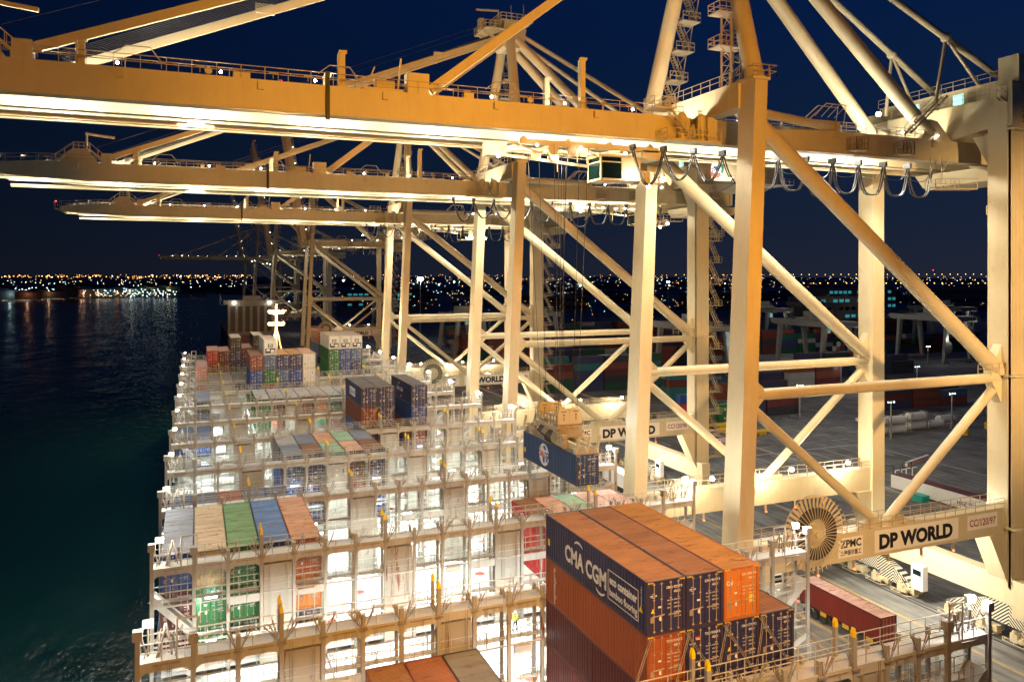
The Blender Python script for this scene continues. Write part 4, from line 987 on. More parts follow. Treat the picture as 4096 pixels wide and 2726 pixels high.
    for i in range(4):
        xa = 43.5 + i * 3.9; pts = []
        for k_ in range(11):
            t = k_ / 10; dz = (3.1 if i else 3.8) * (1 - (2 * t - 1) ** 2); pts.append((xa + t * 3.9, -2.5, 56.9 - dz))
        m.path(pts, .09); m.path([(x, y + .35, z) for x, y, z in pts], .07); m.box(xa - .15, xa + .15, -2.8, -1.8, 56.8, 57.4)
    P(m, 'festoon_cable', M['dark'])
    m = MB()
    for x in (56.5, 63, 74, 81, 87): m.ball((x, -3.75, 60.9), .14, 0, 8)
    for x in (62, 75, 85): m.ball((x, F + 1.1 - 2.4, 17.3), .3, 0, 8)
    m.ball((80, -1.2, 63.6), .3, 0, 8)
    for x in (93, 98): m.ball((x, -10.5, 62.3), .25, 0, 8)
    P(m, 'flood_lamp', M['lampw'])
    # ---- boom, hinged at x = 50, kept as one part with its own pieces
    HB = (50.0, 0, 58.6)
    m = MB(); girders(m, -30, 49.9, True)
    for x in range(-28, 49, 11): m.box(x, x + .5, -4, 4, 59.5, 60.2)
    m.box(-30, -29.4, -4, 4, 58.6, 59.7)
    boom = m.build('boom', M['steel'], cr, off=HB); boom.location = Vector(HB) - Vector(CB)
    Q = lambda mm, n, mt=None: near(mm).build(n, mt or M['steel'], boom, off=HB)
    r = MB()
    for s in (-1, 1):
        r.rail([(-30, s * 5.42, 59.75), (-22, s * 5.42, 60.4), (49, s * 5.42, 60.4)], 1.1, .03, 2.0); r.rail([(-22, s * 4.0, 60.4), (44, s * 4.0, 60.4)], 1.1, .03, 4, mid=False)
        for x in (-4.5, 12, 28):
            for y in (5.42,): r.path([(x - 1.8, s * y, 61.4), (x - .8, s * y, 62.2), (x + 1.0, s * y, 62.2), (x + 1.9, s * y, 61.0)], .05)
    R_ = random.Random(4)
    for x in range(-27, 46, 3):
        r.box(x, x + .7, -5.3, -5.1, 61.05, 61.15); r.box(x + .3, x + .36, -5.2, -5.14, 60.6, 61.1)
    Q(r, 'railing', M['steel_rail'])
    for x, h in ((-8.6, 2.1), (12.4, 3.3), (37, 5.2)):
      for s in (-1, 1):
        m = MB(); m.box(x - .25, x + .25, s * 5.0 - .12, s * 5.0 + .12, 60.4, 60.4 + h); m.box(x - .4, x - .3, s * 5 - .3, s * 5 + .3, 60.4, 60.2 + h); m.box(x - .3, x + .4, s * 5 - .22, s * 5 + .22, 60.2 + h, 60.45 + h)
        Q(m, 'stay_cradle')
    m = MB()
    m.box(18.4, 20.5, -5.4, -4.2, 60.4, 62.3); Q(m, 'winch_cabinet')
    m = MB(); m.box(14.2, 18, -5.5, -4.2, 60.4, 60.6); m.tube((15.4, -4.9, 61), (17.2, -4.9, 61), .5, 12); m.bar((14.6, -4.9, 60.6), (15.4, -4.9, 62.6), .12); m.tube((17.6, -4.9, 60.5), (17.9, -4.9, 63.6), .09, 6); Q(m, 'winch')
    for y0, y1 in ((-5.5, -4.1), (3.9, 5.5)): m = MB(); m.box(-13.4, -12.0, y0, y1, 60.4, 61.9); Q(m, 'stay_anchor')
    m = MB(); m.prism([(-19, 60.4), (-13.8, 60.4), (-15.2, 62.3), (-17, 62.3)], 'y', -5.4, -4.2); m.box(-17.2, -15, -5.4, -3.6, 62.3, 62.45); m.rail([(-17.2, -5.4, 62.4), (-15, -5.4, 62.4)], 1, .04, .7)
    m.stair((-19.6, -4.9, 60.5), (-17.2, -4.9, 62.4), .7); m.stair((-12.8, -4.9, 60.5), (-15, -4.9, 62.4), .7); Q(m, 'step_over_platform')
    m = MB(); m.tube((-15.4, -5, 62.4), (-15.4, -5, 65.0), .14, 8); m.bar((-15.6, -5, 64.8), (-11.6, -5, 64.4), .28, .34); Q(m, 'jib')
    for x0, x1 in ((24, 25), (3, 4.4)): m = MB(); m.box(x0, x1, -5.35, -4.6, 60.4, 60.9); Q(m, 'junction_box')
    for x in (1, 31): m = MB(); m.tube((x, -5.3, 60.8), (x, -5.1, 60.8), .3, 14); Q(m, 'life_ring')
    m = MB(); m.box(10.8, 11.2, -5.6, -5.45, 57.3, 61.6)
    for d_ in (-.1, .15): m.tube((11 + d_, -5.65, 57.2), (11 + d_ * .6, -5.65, 61.4), .04, 6)
    Q(m, 'hanging_hose', M['dark'])
    m = MB(); m.box(-.7, .7, 3.2, 3.5, 57.15, 57.6); m.box(-1.6, -.7, 3.1, 3.5, 57.1, 57.4); m.box(.7, 1.6, 3.1, 3.5, 57.1, 57.4); Q(m, 'rail_buffer')
    m = MB()
    for x in (-6, 2, 10, 19, 27, 35, 43): m.ball((x, -4.9, 60.85), .13, 0, 8)
    for x in (-20, -12): m.ball((x, 4.3, 60.9), .2, 0, 8)
    Q(m, 'boom_lamp', M['lampw'])
    m = MB(); m.box(-31.6, -30, -1.2, 1.2, 59.2, 59.3); m.rail([(-30, -1.2, 59.3), (-31.6, -1.2, 59.3), (-31.6, 1.2, 59.3)], 1.6, .05, .8); Q(m, 'tip_frame')
    m = MB(); m.ball((-31.2, -1, 61.0), .16, 0, 8); Q(m, 'warning_lamp', M['lampr'])
    # stays (left out when the boom is raised)
    for s in (-1, 1):
        m = MB(); m.bar((-12.4, 4.9 if s > 0 else -3.0, 61.3), (54.2, s * 1.4, 88.1), .35, .80)
        for t in (.28, .55, .8): c = Vector((-12.4, 4.9 if s > 0 else -3.0, 61.3)).lerp(Vector((54.2, s * 1.4, 88.1)), t); m.box(c.x - .9, c.x + .9, c.y - .3, c.y + .3, c.z - .15, c.z + .75)
        P(m, 'fore_stay')
        m = MB(); m.bar((20.8, 4.9 if s > 0 else -3.0, 61.0), (54.2, s * 1.6, 87.1), .4, .85); P(m, 'inner_stay')
    m = MB()
    for i in range(8): m.tube((-10.5, -1.75 + .5 * i, 61.6), (54, -1.0 + .3 * i, 89.1), .035, 5, cap=False)
    for s in (-1, 1): m.tube((-14, s * 4.4, 62.6), (50, s * 2.2, 89.5), .03, 5, cap=False)
    P(m, 'hoist_wire', M['rope'])
    return cr
def trolley_proto():
    TB = (39, 0, 57.4)
    t = empty('trolley', TB); T = lambda m, n, mt=None: child(m, n, mt or M['steel'], t, TB)
    m = MB()
    for s in (-1, 1):
        m.box(30.6, 47.0, s * 3.5 - .2, s * 3.5 + .2, 56.7, 57.25)
        for x in (31, 36, 41, 46): m.tube((x, s * 3.5 - .15, 57.3), (x, s * 3.5 + .15, 57.3), .3, 12)
    for x in (30.8, 34.5, 38.5, 42.5, 46.6): m.box(x - .15, x + .15, -3.4, 3.4, 56.6, 57.0)
    for xa, xb in ((30.8, 34.5), (34.5, 38.5), (38.5, 42.5)): m.bar((xa, -3.3, 56.6), (xb, 3.3, 56.6), .18); m.bar((xa, 3.3, 56.6), (xb, -3.3, 56.6), .18)
    m.bar((29.6, -3, 57), (33, -3, 56), .2); m.bar((29.6, 3.2, 56.4), (44, 3.2, 55.4), .18, .3); m.bar((31, -3.2, 56.0), (40, -3.2, 56), .15)
    for x in (34.2, 36.4): m.tube((x, -2.2, 56.3), (x, -1.9, 56.3), .55, 16); m.tube((x, 1.9, 56.3), (x, 2.2, 56.3), .55, 16)
    m.box(28.8, 31, 2.6, 4.2, 56.2, 57.6); m.box(45, 47.5, -2, 1, 56.0, 56.9)
    m.rail([(29, 3.6, 56.4), (46, 3.6, 55.8)], .9, .04, 1.2); m.tube((35.2, -2.8, 54.2), (35.2, -2.8, 56.4), .06, 6)
    m.v = [(x, y + 1.7 if y < -2.7 else y - .25 if y > 3 else y, z) for x, y, z in m.v]; T(m, 'trolley_frame')
    c0 = MB(); c0.box(39.6, 43.2, -2.2, .6, 55.95, 56.2); c0.box(42.3, 44.6, -2.2, .6, 53.5, 56.0); c0.box(39.9, 42.4, -1.9, .3, 53.35, 53.5)
    for x, y in ((39.75, -2.15), (39.75, .5), (42.3, -2.15)): c0.bar((x, y, 53.5), (x, y, 56), .16)
    c0.bar((39.75, -2.15, 55.4), (42.3, -2.15, 55.4), .12); c0.bar((39.75, -2.15, 55.4), (39.75, .5, 55.4), .12); c0.bar((39.75, -2.15, 53.55), (42.3, -2.15, 53.55), .2); c0.bar((39.75, -2.15, 53.55), (39.75, .5, 53.55), .2)
    c0.box(44.6, 47.2, -2.1, -.3, 53.3, 53.45); c0.rail([(44.6, -2.1, 53.4), (47.6, -2.1, 53.4), (47.6, -.2, 53.4)], 1.2, .05, .6); c0.box(44.8, 46.0, -1.9, -.8, 53.45, 54.7)
    cab = T(c0, 'operator_cab')
    g = MB(); g.box(39.72, 39.76, -2.07, .42, 53.65, 55.9); g.box(39.83, 42.22, -2.12, -2.08, 53.65, 55.9)
    child(g, 'cab_window', M['glass'], cab, TB)
    g = MB(); g.box(40.5, 40.9, -1.8, -1.4, 54.1, 54.5); child(g, 'cab_screen', M['teal'], cab, TB)
    g = MB(); g.ball((43.4, -2.4, 54.0), .22, 0, 8); g.ball((47.8, -1.6, 53.9), .3, 0, 8); g.ball((46, -1.6, 53.1), .25, 0, 8); g.ball((30, 2.4, 56.1), .2, 0, 8)
    for x in (32, 37): g.ball((x, -2.9, 56.5), .14, 0, 8)
    T(g, 'trolley_lamp', M['lampw'])
    return t
cr = crane_proto()
tr = trolley_proto()
def id_text(parent, txt):
    m = MB(); put_text(m, txt, 1.15, (83.7, -F - .89, 14.3), (1, 0, 0), (0, 0, 1), .02, 4.4); o = child(m, 'number_letters', M['redl'], parent, CB)
CLAB = ['nearest quay crane, its boom across the whole upper picture in orange light', 'second quay crane, boom tip reaching the left edge of the picture',
        'third quay crane, smaller behind the second, red lamp at the boom tip', 'fourth quay crane with its boom folded up, beyond the end of the ship',
        'fifth quay crane, dark raised boom, standing behind the bow lamps', 'far quay crane with its boom lowered level over the dark water', 'farthest quay crane, dark with its boom raised']
CY = CR_Y + [379, 556, 735, 893]
craneobjs = []
for i, cy in enumerate(CY):
    up = i in (3, 4, 6)
    c = cr if i == 0 else copy_tree(cr, None, ('fore_stay', 'inner_stay', 'hoist_wire') if up else ())
    c.location = (CB[0], cy, 0); craneobjs.append(c)
    tag(c, CLAB[i], 'crane', 'quay cranes along the berth')
for i, c in enumerate(craneobjs):
    if i in (3, 4, 6):
        for ch in c.children:
            if ch.name.startswith('boom'): ch.rotation_euler = (0, radians(81), 0)
for c, s in zip(craneobjs[:4], ('CC/120/97', 'CC/120/96', 'CC/120/95', 'CC/120/94')):
    id_text(c, s)
for i, dx in ((0, 0), (1, 42), (2, 31), (5, 20)):
    t = tr if i == 0 else copy_tree(tr)
    t.parent = craneobjs[i]; t.location = (39 - CB[0] + dx, 0, 57.4)
for i in (1, 2): lamp('POINT', (39 + (42, 31)[i - 1] + 3, CY[i] - 3.4, 54), 600, (1, .95, .8), size=.3)
lamp('POINT', (43.4, 70.7 - 3.1, 54.0), 300, (1, .95, .8), size=.2); lamp('POINT', (32, 70.7, 54.9), 900, (1, .85, .55), size=.3); lamp('POINT', (38, 69.8, 54.8), 900, (1, .85, .55), size=.3)
for cy in CR_Y[1:]:
    for x in (94.5, 98.5): lamp('POINT', (x, cy - 10.6, 62.6), 900, (1, .92, .75), size=.3)
for cy in CY[3:6]:
    for x in (60, 80): lamp('POINT', (x, cy, 54), 2200, WARM, size=.8)
    lamp('POINT', (70, cy, 20), 3500, WARM, size=.8)

# ------------------------------------------------------------------ spreader and the container it carries
hang = container((33.8 + 1.22, 62.9 + CL / 2, 23.4), 'navy', 'dark blue container hanging from the crane spreader, white globe emblem on its side', None, roof='grey')
for o in hang.children:
    if o.name.startswith(('body', 'door')): o.material_slots[0].material = paint('hanging_blue', (.022, .055, .15), .45, .3, (.015, .03, .08), .9, streak=True)
def globe(m):
    n = 26; y0, z0, r = .9, 1.45, 1.15
    m.add([(XS, y0 - r * cos(2 * pi * j / n), z0 + r * sin(2 * pi * j / n)) for j in range(n)], [tuple(range(n))], 0)
    x = XS - .006
    for pts in ([(-.1, .95), (.35, .9), (.5, .55), (.2, .45), (.05, .6), (-.2, .7)], [(-.35, -.15), (.1, -.2), (.2, -.6), (0, -.98), (-.3, -.7)], [(.5, -.3), (.9, -.35), (.75, -.7), (.55, -.6)], [(-.9, .3), (-.6, .75), (-.75, .8)]):
        m.add([(x, y0 - a, z0 + b) for a, b in pts], [tuple(range(len(pts)))[::-1]], 1)
    put_text(m, 'CMA', .78, (x - .004, y0 + 1.2, z0 - .25), (0, -1, 0), (0, 0, 1), .035, 1.25, 2); put_text(m, 'CGM', .78, (x - .004, y0 - .1, z0 - .25), (0, -1, 0), (0, 0, 1), .035, 1.35, 3)
    for zz in (-.35, -.45, -.6, -.72): m.box(x - .002, x, y0 - .9, y0 - .2, z0 + zz, z0 + zz + .04, 1)
    m.box(x, XS, 5.5, 5.8, .7, 1.2, 4)
side_mark(hang, globe, 'emblem', (M['white'], paint('globe_blue', (.02, .09, .35), .5, .1), M['redmark'], paint('globe_dark', (.01, .03, .1), .5, .1), M['ybollard']))
c = TX['cma3'].copy(); C.objects.link(c); c.parent = hang
SPB = (35.0, 69.0, 26.35)
sprd = empty('spreader', SPB); tag(sprd, 'cream steel spreader and headblock gripping the hanging blue container by striped end flaps', 'spreader')
G = lambda m, n, mt=None: child(m, n, mt or M['steel'], sprd, SPB)
m = MB()
for x in (34.2, 35.4): m.box(x, x + .4, 63.2, 74.8, 26.55, 27.1)
for y in (62.95, 74.6): m.box(33.8, 36.2, y, y + .5, 26.4, 26.95)
m.box(34.0, 36.0, 67, 71.2, 27.1, 27.5); m.box(33.75, 34.2, 66.2, 68.2, 26.5, 27.6); G(m, 'spreader_beam')
m = MB(); m.box(33.6, 36.4, 66.5, 71.5, 27.6, 28.25)
for y in (66.9, 70.1): m.box(33.8, 36.2, y, y + 1.0, 28.25, 28.6)
M['headyellow'] = paint('headblock_yellow', (.58, .47, .31), .45, .7, (.14, .10, .06), 2.5)
G(m, 'headblock', M['headyellow'])
for x, y in ((34.35, 66.75), (35.7, 66.75), (34.35, 71.1), (35.7, 71.1)):
    m = MB()
    for d_ in (-.22, .22): m.prism([(x - .66, 28.55), (x + .66, 28.55), (x + .66, 29.62), (x + .56, 29.88), (x + .36, 30.05), (x - .36, 30.05), (x - .56, 29.88), (x - .66, 29.62)], 'y', y + d_ - .04, y + d_ + .04)
    G(m, 'sheave_block')
    m = MB(); m.tube((x, y - .16, 29.3), (x, y + .16, 29.3), .45, 18); m.tube((x, y - .28, 29.5), (x, y + .28, 29.5), .09, 10); m.box(x - .04, x + .04, y - .27, y - .262, 28.9, 29.35); m.box(x - .3, x + .3, y - .27, y - .262, 29.78, 29.86); G(m, 'sheave', M['dark'])
m = MB(); R_ = random.Random(8)
m.rail([(33.6, 66.6, 28.3), (33.6, 71.6, 28.3), (36.4, 71.6, 28.3), (36.4, 66.6, 28.3)], 1.1, .04, .7)
G(m, 'headblock_railing', M['steel_rail'])
for k_ in range(5):
    m = MB(); y = 67.7 + k_ * .62; m.tube((33.9, y, 28.75), (36.1, y, 28.75), .17, 8); m.box(34.2 + .3 * (k_ % 3), 35.0 + .3 * (k_ % 3), y - .2, y + .2, 28.3, 29.0 + .25 * (k_ % 2)); m.tube((34.6, y, 29.0), (34.6, y, 29.9 - .1 * k_), .06, 6); G(m, 'hydraulic_unit')
m = MB()
for i in range(7): m.path([(33.5, 67.2 + .12 * i, 27.9), (33.1, 67.1 + .2 * i, 27.3), (33.2, 67 + .25 * i, 26.8), (33.6, 67 + .25 * i, 26.5)], .04)
for i in range(5): m.path([(33.5, 69.2 + .2 * i, 28.0), (33.0, 69.1 + .2 * i, 27.5), (33.6, 69 + .25 * i, 26.9)], .05)
G(m, 'hose_bundle', M['dark'])
for y, x in ((65.2, 33.7), (65.2, 35.9), (72.2, 33.7), (72.2, 35.9)): m = MB(); m.box(x, x + .4, y, y + 1.2, 26.5, 27.5); m.box(x - .05, x + .45, y + .3, y + .5, 26.4, 27.7); G(m, 'telescopic_collar', M['headyellow'])
m = MB(); m.prism([(33.5, 27.2), (36.5, 27.2), (36.5, 27.9), (35.8, 28.1), (34.2, 28.1), (33.5, 27.9)], 'y', 66.25, 66.5); G(m, 'striped_panel', M['stripe2'])
m = MB()
for y, d_ in ((62.95, -1), (75.1, 1)):
    for x in (33.95, 35.1): m.prism([(x, 26.35), (x + 1.0, 26.35), (x + .75, 27.15), (x + .2, 27.15)], 'y', y - .05, y + .02)
G(m, 'end_flap', M['stripe2'])
m = MB()
for y in (62.95, 75.1):
    for x in (33.9, 35.05, 36.1): m.bar((x, y, 26.9), (x + .15, y - .25, 28.1), .16, .3)
G(m, 'guide_arm')
m = MB(); R_ = random.Random(2)
for x0, y0, x1, y1 in ((34.0, 67, 33.2, 66.4), (34.6, 67, 34.4, 66.6), (35.6, 67, 36.4, 67), (36.1, 67, 37.2, 66.6), (34.0, 71, 33.2, 72.6), (34.6, 71, 34.2, 72), (35.6, 71, 36.6, 72), (36.1, 71, 37.8, 72.4), (35.1, 69, 35.6, 69.4), (35.3, 69, 35.9, 69)):
    m.tube((x0, y0, 29.9), (x1, y1, 56.4), .026, 5, cap=False)
hr = child(m, 'hoist_rope', M['rope'], cr, (CB[0], CR_Y[0], 0))

# ------------------------------------------------------------------ things on the quay
truckc = container((73.0 + 1.22, 63.1 + CL / 2, 1.45), 'maroon', 'dark red container on a road trailer below the cable reel', None, roof='pink')
for o in truckc.children: o.material_slots[0].material = PIM['brown-red'][0] if False else paint('truck_red', (.22, .03, .022), .4, .3, (.12, .02, .015), .9, streak=True)
tl = empty('road_trailer', (74.2, 69, 0)); tag(tl, 'skeletal road trailer with yellow side plates under the dark red container', 'trailer')
m = MB()
for x in (73.6, 74.6): m.box(x - .1, x + .1, 62.8, 75.6, 1.05, 1.4)
for y in (63.2, 66, 69, 72, 75): m.box(73.05, 75.35, y, y + .2, 1.15, 1.4)
m.box(73.3, 73.5, 65.2, 65.5, .1, 1.1); child(m, 'frame', M['dark'], tl, (74.2, 69, 0))
for y in (71.6, 72.9, 74.2):
    for x in (73.2, 74.9): m = MB(); m.tube((x - .2, y, .5), (x + .35, y, .5), .5, 16); child(m, 'wheel', M['dark'], tl, (74.2, 69, 0))
m = MB()
for y in (64.2, 67.6, 71): m.box(72.98, 73.03, y, y + .9, 1.0, 1.5)
child(m, 'side_plate', M['ylw'], tl, (74.2, 69, 0))
m = MB(); m.ball((73.2, 75.8, 1.1), .12, 0, 8); child(m, 'tail_lamp', M['lampr'], tl, (74.2, 69, 0))
def tractor(loc, rz, label):
    t = empty('truck', loc, 0); b = (0, 0, 0)
    m = MB(); m.prism([(-3.3, .75), (-3.3, 1.35), (-3.1, 1.75), (-1.7, 1.95), (-1.5, 3.0), (-1.2, 3.25), (.5, 3.3), (.5, .75)], 'x', -1.1, 1.1); m.box(-1.2, 1.2, -3.45, -3.2, .45, .9); m.box(-.45, .45, .5, 4.0, .8, 1.1)
    for s in (-1, 1): m.prism([(-3.2, .8), (-3.1, 1.25), (-2.6, 1.4), (-2.0, 1.3), (-1.8, .8)], 'x', s * 1.2 - .12, s * 1.2 + .12); m.tube((s * 1.2, .7, 1.2), (s * 1.2, .7, 3.6), .09, 8)
    child(m, 'cab', M['white'], t, b)
    m = MB(); m.prism([(-1.72, 2.0), (-1.54, 2.9), (-1.50, 2.9), (-1.66, 2.0)], 'x', -.95, .95); m.box(-1.12, -1.105, -1.3, -.3, 2.1, 2.85); m.box(1.105, 1.12, -1.3, -.3, 2.1, 2.85); child(m, 'window', M['glass'], t, b)
    for y, w in ((-2.5, .35), (2.0, .6), (3.3, .6)):
        for s in (-1, 1):
            m = MB(); m.tube((s * 1.05 - w / 2, y, .52), (s * 1.05 + w / 2, y, .52), .52, 18, 0); m.tube((s * 1.05 - w / 2 - .01, y, .52), (s * 1.05 + w / 2 + .01, y, .52), .27, 12, 1)
            child(m, 'wheel', [M['dark'], M['white']], t, b)
    m = MB(); m.box(-1.13, -1.11, -1.2, .3, 1.1, 1.9); child(m, 'red_panel', M['redmark'], t, b)
    for s in (-1, 1): m = MB(); m.ball((s * .9, -3.36, 1.05), .13, 0, 8); child(m, 'headlight', M['lampw'], t, b)
    t.rotation_euler = (0, 0, rz); t.location = loc; tag(t, label, 'truck'); return t
tractor((73.2, 81.3, 0), 0, 'white bonneted truck with a red door panel, half hidden behind the bridge posts')
# white truck body parked near second crane leg
def boxtruck(loc, label):
    t = empty('box_trailer', loc); m = MB(); m.box(-1.3, 1.3, -4, 4, 1.1, 3.8)
    for i in range(14): m.box(-1.32, -1.3, -3.8 + i * .58, -3.76 + i * .58, 1.15, 3.75)
    child(m, 'cargo_box', M['white'], t); m = MB(); m.box(-1.2, 1.2, -4.1, 4.2, .8, 1.1)
    for y in (-2.8, -1.6, 3): m.tube((-1.2, y, .5), (1.2, y, .5), .5, 14)
    child(m, 'chassis', M['dark'], t); tag(t, label, 'trailer')
boxtruck((80.6, 132, 0), 'plain white box trailer standing on the quay behind the hanging container')
# fenders and bollards on the quay edge
def bollard(loc, i):
    m = MB(); m.tube((0, 0, 0), (0, 0, .7), .45, 12, 0, .35); m.tube((0, 0, .7), (0, 0, 1.1), .6, 12, 0, .5); m.box(-.8, .8, -.8, .8, 0, .12)
    o = m.build('mooring_bollard', M['steel']); o.location = loc; tag(o, 'short cream mooring bollard on the quay edge beside the ship', 'bollard', 'mooring bollards on the quay edge'); return o
for i, y in enumerate((40, 62, 84, 106, 128, 150, 172)): bollard((53.8 + 1.5, y, 0), i)
def bfender(y):
    m = MB(); m.prism([(0, 0), (2.6, 0), (2.9, 1.6), (2.2, 2.6), (1.6, 2.7), (1.2, 3.2), (.2, 3.2)], 'x', -.15, .15); m.box(-1.2, .2, 0, 2.8, 0, .3)
    o = m.build('steel_buffer_frame', M['steel']); o.location = (54.6, y, 0); tag(o, 'cream curved steel end stop standing behind the front container stack', 'frame')
bfender(51)
# person in high visibility clothing on the hatch covers
def skin_obj(name, pts, edges, rad, mat, parent=None, loc=(0, 0, 0), sub=1, root=0):
    me = bpy.data.meshes.new(name); me.from_pydata(pts, edges, []); me.update()
    o = bpy.data.objects.new(name, me); C.objects.link(o); o.location = loc
    if parent: o.parent = parent
    me.materials.append(mat); sm = o.modifiers.new('skin', 'SKIN'); sm.use_smooth_shade = True
    if not me.skin_vertices: 
        bmx = bmesh.new(); bmx.from_mesh(me); bmx.verts.layers.skin.verify(); bmx.to_mesh(me); bmx.free()
    for i, r in enumerate(rad):
        sv = me.skin_vertices[0].data[i]; sv.radius = (r, r) if not isinstance(r, tuple) else r; sv.use_root = (i == root)
    s2 = o.modifiers.new('sub', 'SUBSURF'); s2.levels = sub; s2.render_levels = sub
    return o
skin_m = paint('skin', (.30, .16, .10), .6, .1); hiv = paint('hi_vis_yellow', (.55, .72, .04), .6, .1); trous = paint('work_trousers', (.03, .035, .06), .8, .1)
pts = [(0, 0, .98), (0, 0, 1.15), (0, -.01, 1.38), (0, 0, 1.5), (0, -.02, 1.58), (0, -.02, 1.68), (-.1, 0, .92), (-.12, .1, .5), (-.13, .14, .09), (-.13, -.02, .05), (.1, 0, .92), (.13, -.1, .5), (.14, -.06, .09), (.15, -.22, .05),
       (-.19, 0, 1.42), (-.27, .04, 1.16), (-.22, -.2, 1.05), (-.2, -.28, 1.04), (.19, 0, 1.42), (.28, .06, 1.16), (.24, -.16, 1.02), (.22, -.24, 1.0)]
ed = [(0, 1), (1, 2), (2, 3), (3, 4), (4, 5), (0, 6), (6, 7), (7, 8), (8, 9), (0, 10), (10, 11), (11, 12), (12, 13), (2, 14), (14, 15), (15, 16), (16, 17), (2, 18), (18, 19), (19, 20), (20, 21)]
rd = [(.14, .1), (.13, .09), (.16, .1), .055, .09, .085, .085, .06, .045, .04, .085, .06, .045, .04, .06, .042, .034, .035, .06, .042, .034, .035]
per = skin_obj('person', pts, ed, rd, skin_m, None, (25.6, 58.6, HZ), 1)
per.rotation_euler = (0, 0, radians(20)); tag(per, 'worker in a yellow high visibility jacket and dark trousers standing on the white hatch covers', 'person')
skin_obj('jacket', [p for p in pts[:4]] + [pts[14], pts[15], pts[16], pts[18], pts[19], pts[20]], [(0, 1), (1, 2), (2, 3), (2, 4), (4, 5), (5, 6), (2, 7), (7, 8), (8, 9)], [(.17, .13), (.16, .12), (.19, .13), .07, .085, .065, .055, .085, .065, .055], hiv, per)
skin_obj('trousers', [pts[0], pts[6], pts[7], pts[8], pts[10], pts[11], pts[12]], [(0, 1), (1, 2), (2, 3), (0, 4), (4, 5), (5, 6)], [(.15, .11), .1, .075, .07, .1, .075, .07], trous, per)
m = MB(); m.ball((0, -.02, 1.72), .115, 0, 12, .75); m.build('helmet', M['white'], per)
m = MB(); m.box(-.16, .16, -.135, -.11, 1.16, 1.21); m.box(-.16, .16, .11, .135, 1.16, 1.21); m.build('reflective_band', M['white'], per)

# ------------------------------------------------------------------ the container yard
RY = random.Random(11)
YC = ['navy', 'navy', 'dark green', 'maroon', 'brown-red', 'brown-red', 'teal', 'charcoal', 'steel-blue', 'maroon', 'brown-red', 'charcoal', 'grey']
TI = ['ground', 'second', 'third', 'fourth', 'fifth']
NTH = ['first', 'second', 'third', 'fourth', 'fifth', 'sixth', 'seventh', 'eighth', 'ninth', 'tenth', 'eleventh', 'twelfth']
def block(x0, y0, nx, tiers, nm, rows=2, col=None, end_first=True):
    for i in range(nx):
        for r in range(rows):
            t = max(1, tiers - RY.choice((0, 0, 0, 1, 1, 2)))
            base = RY.choice(YC)
            for k in range(t):
                if r > 0 and k < t - 1 and not (i in (0, nx - 1)): continue
                c = col or (base if RY.random() < .55 else RY.choice(YC))
                container((x0 + i * 12.8 + 6.1, y0 + r * 2.9, k * 2.6), c, f'{c} container, {TI[k]} tier, {NTH[i]} along the {"front" if r == 0 else "back"} row of the {nm}', 'dark containers stacked in the yard', 'dry', CL, 2.591, pi / 2, False)
block(126, 184, 4, 2, 'low green yard block')
block(206, 178, 3, 3, 'block beside the tank containers')
block(150, 214, 6, 4, 'second yard block')
block(118, 246, 4, 5, 'tall left yard block')
block(236, 243, 5, 4, 'pale box yard block')
m = MB(); KC = ['navy', 'navy', 'dark green', 'maroon', 'brown-red', 'maroon', 'charcoal', 'brown-red', 'grey']
for bx, by, nx, tt in ((120, 292, 9, 5), (125, 352, 10, 5), (250, 326, 8, 5), (140, 420, 14, 5), (320, 300, 8, 4), (380, 380, 8, 5)):
    for i in range(nx):
        for r in range(3):
            c = RY.randrange(len(KC))
            for k in range(max(1, tt - RY.choice((0, 0, 1, 1, 2)))):
                cc = c if RY.random() < .5 else RY.randrange(len(KC)); x0 = bx + i * 12.8; y0 = by + r * 2.9; z = k * 2.6
                m.box(x0, x0 + 12.19, y0 - 1.2, y0 + 1.2, z + .12, z + 2.48, cc); m.box(x0, x0 + 12.19, y0 - 1.25, y0 - 1.2, z, z + .12, 6); m.box(x0, x0 + 12.19, y0 - 1.25, y0 - 1.2, z + 2.48, z + 2.6, 6)
                for j in range(13): m.box(x0 + .4 + j * .93, x0 + .75 + j * .93, y0 - 1.24, y0 - 1.2, z + .14, z + 2.46, cc)
o = m.build('far_yard_containers', [PIM[c][0] for c in KC]); tag(o, 'dark mass of far container rows behind the yard cranes', 'containers', None, 'stuff')
for k in range(3): container((243, 240, k * 2.6), 'grey', f'pale grey container, {TI[k]} tier of the plain pale pile in the yard', 'pale containers in the yard', 'reefer', CL, 2.591, pi / 2, False)
# green boxes with white letters facing the quay
for k in range(2):
    o = container((150, 181, k * 2.6), 'green', f'green container with white letters, {TI[k]} tier, nearest the road', 'lettered green containers', 'dry', CL, 2.591, pi / 2, False)
    m = MB()
    for i, ch in enumerate('UASC'): put_text(m, ch, 1.2, (-CW / 2 - .02, -4.6 + 2.6 * i, .85) if False else (CW / 2 + .02, -4.4 + 2.5 * i, .85), (0, 1, 0), (0, 0, 1), .02)
    # container is turned 90 degrees: its +X side looks to +Y, -X side to the quay road
    m.v = [(-x, -y, z) for x, y, z in m.v]
    m.build('lettering', M['white'], o)
for k, (x, c) in enumerate(((137, 'blue'), (137, 'red'), (137, 'blue'))):
    container((x, 186, k * 2.6), c, f'bright {c} container, {TI[k]} tier of the pile under the lit stair leg', 'bright pile in the yard', 'dry', CL / 2, 2.591, pi / 2, False)
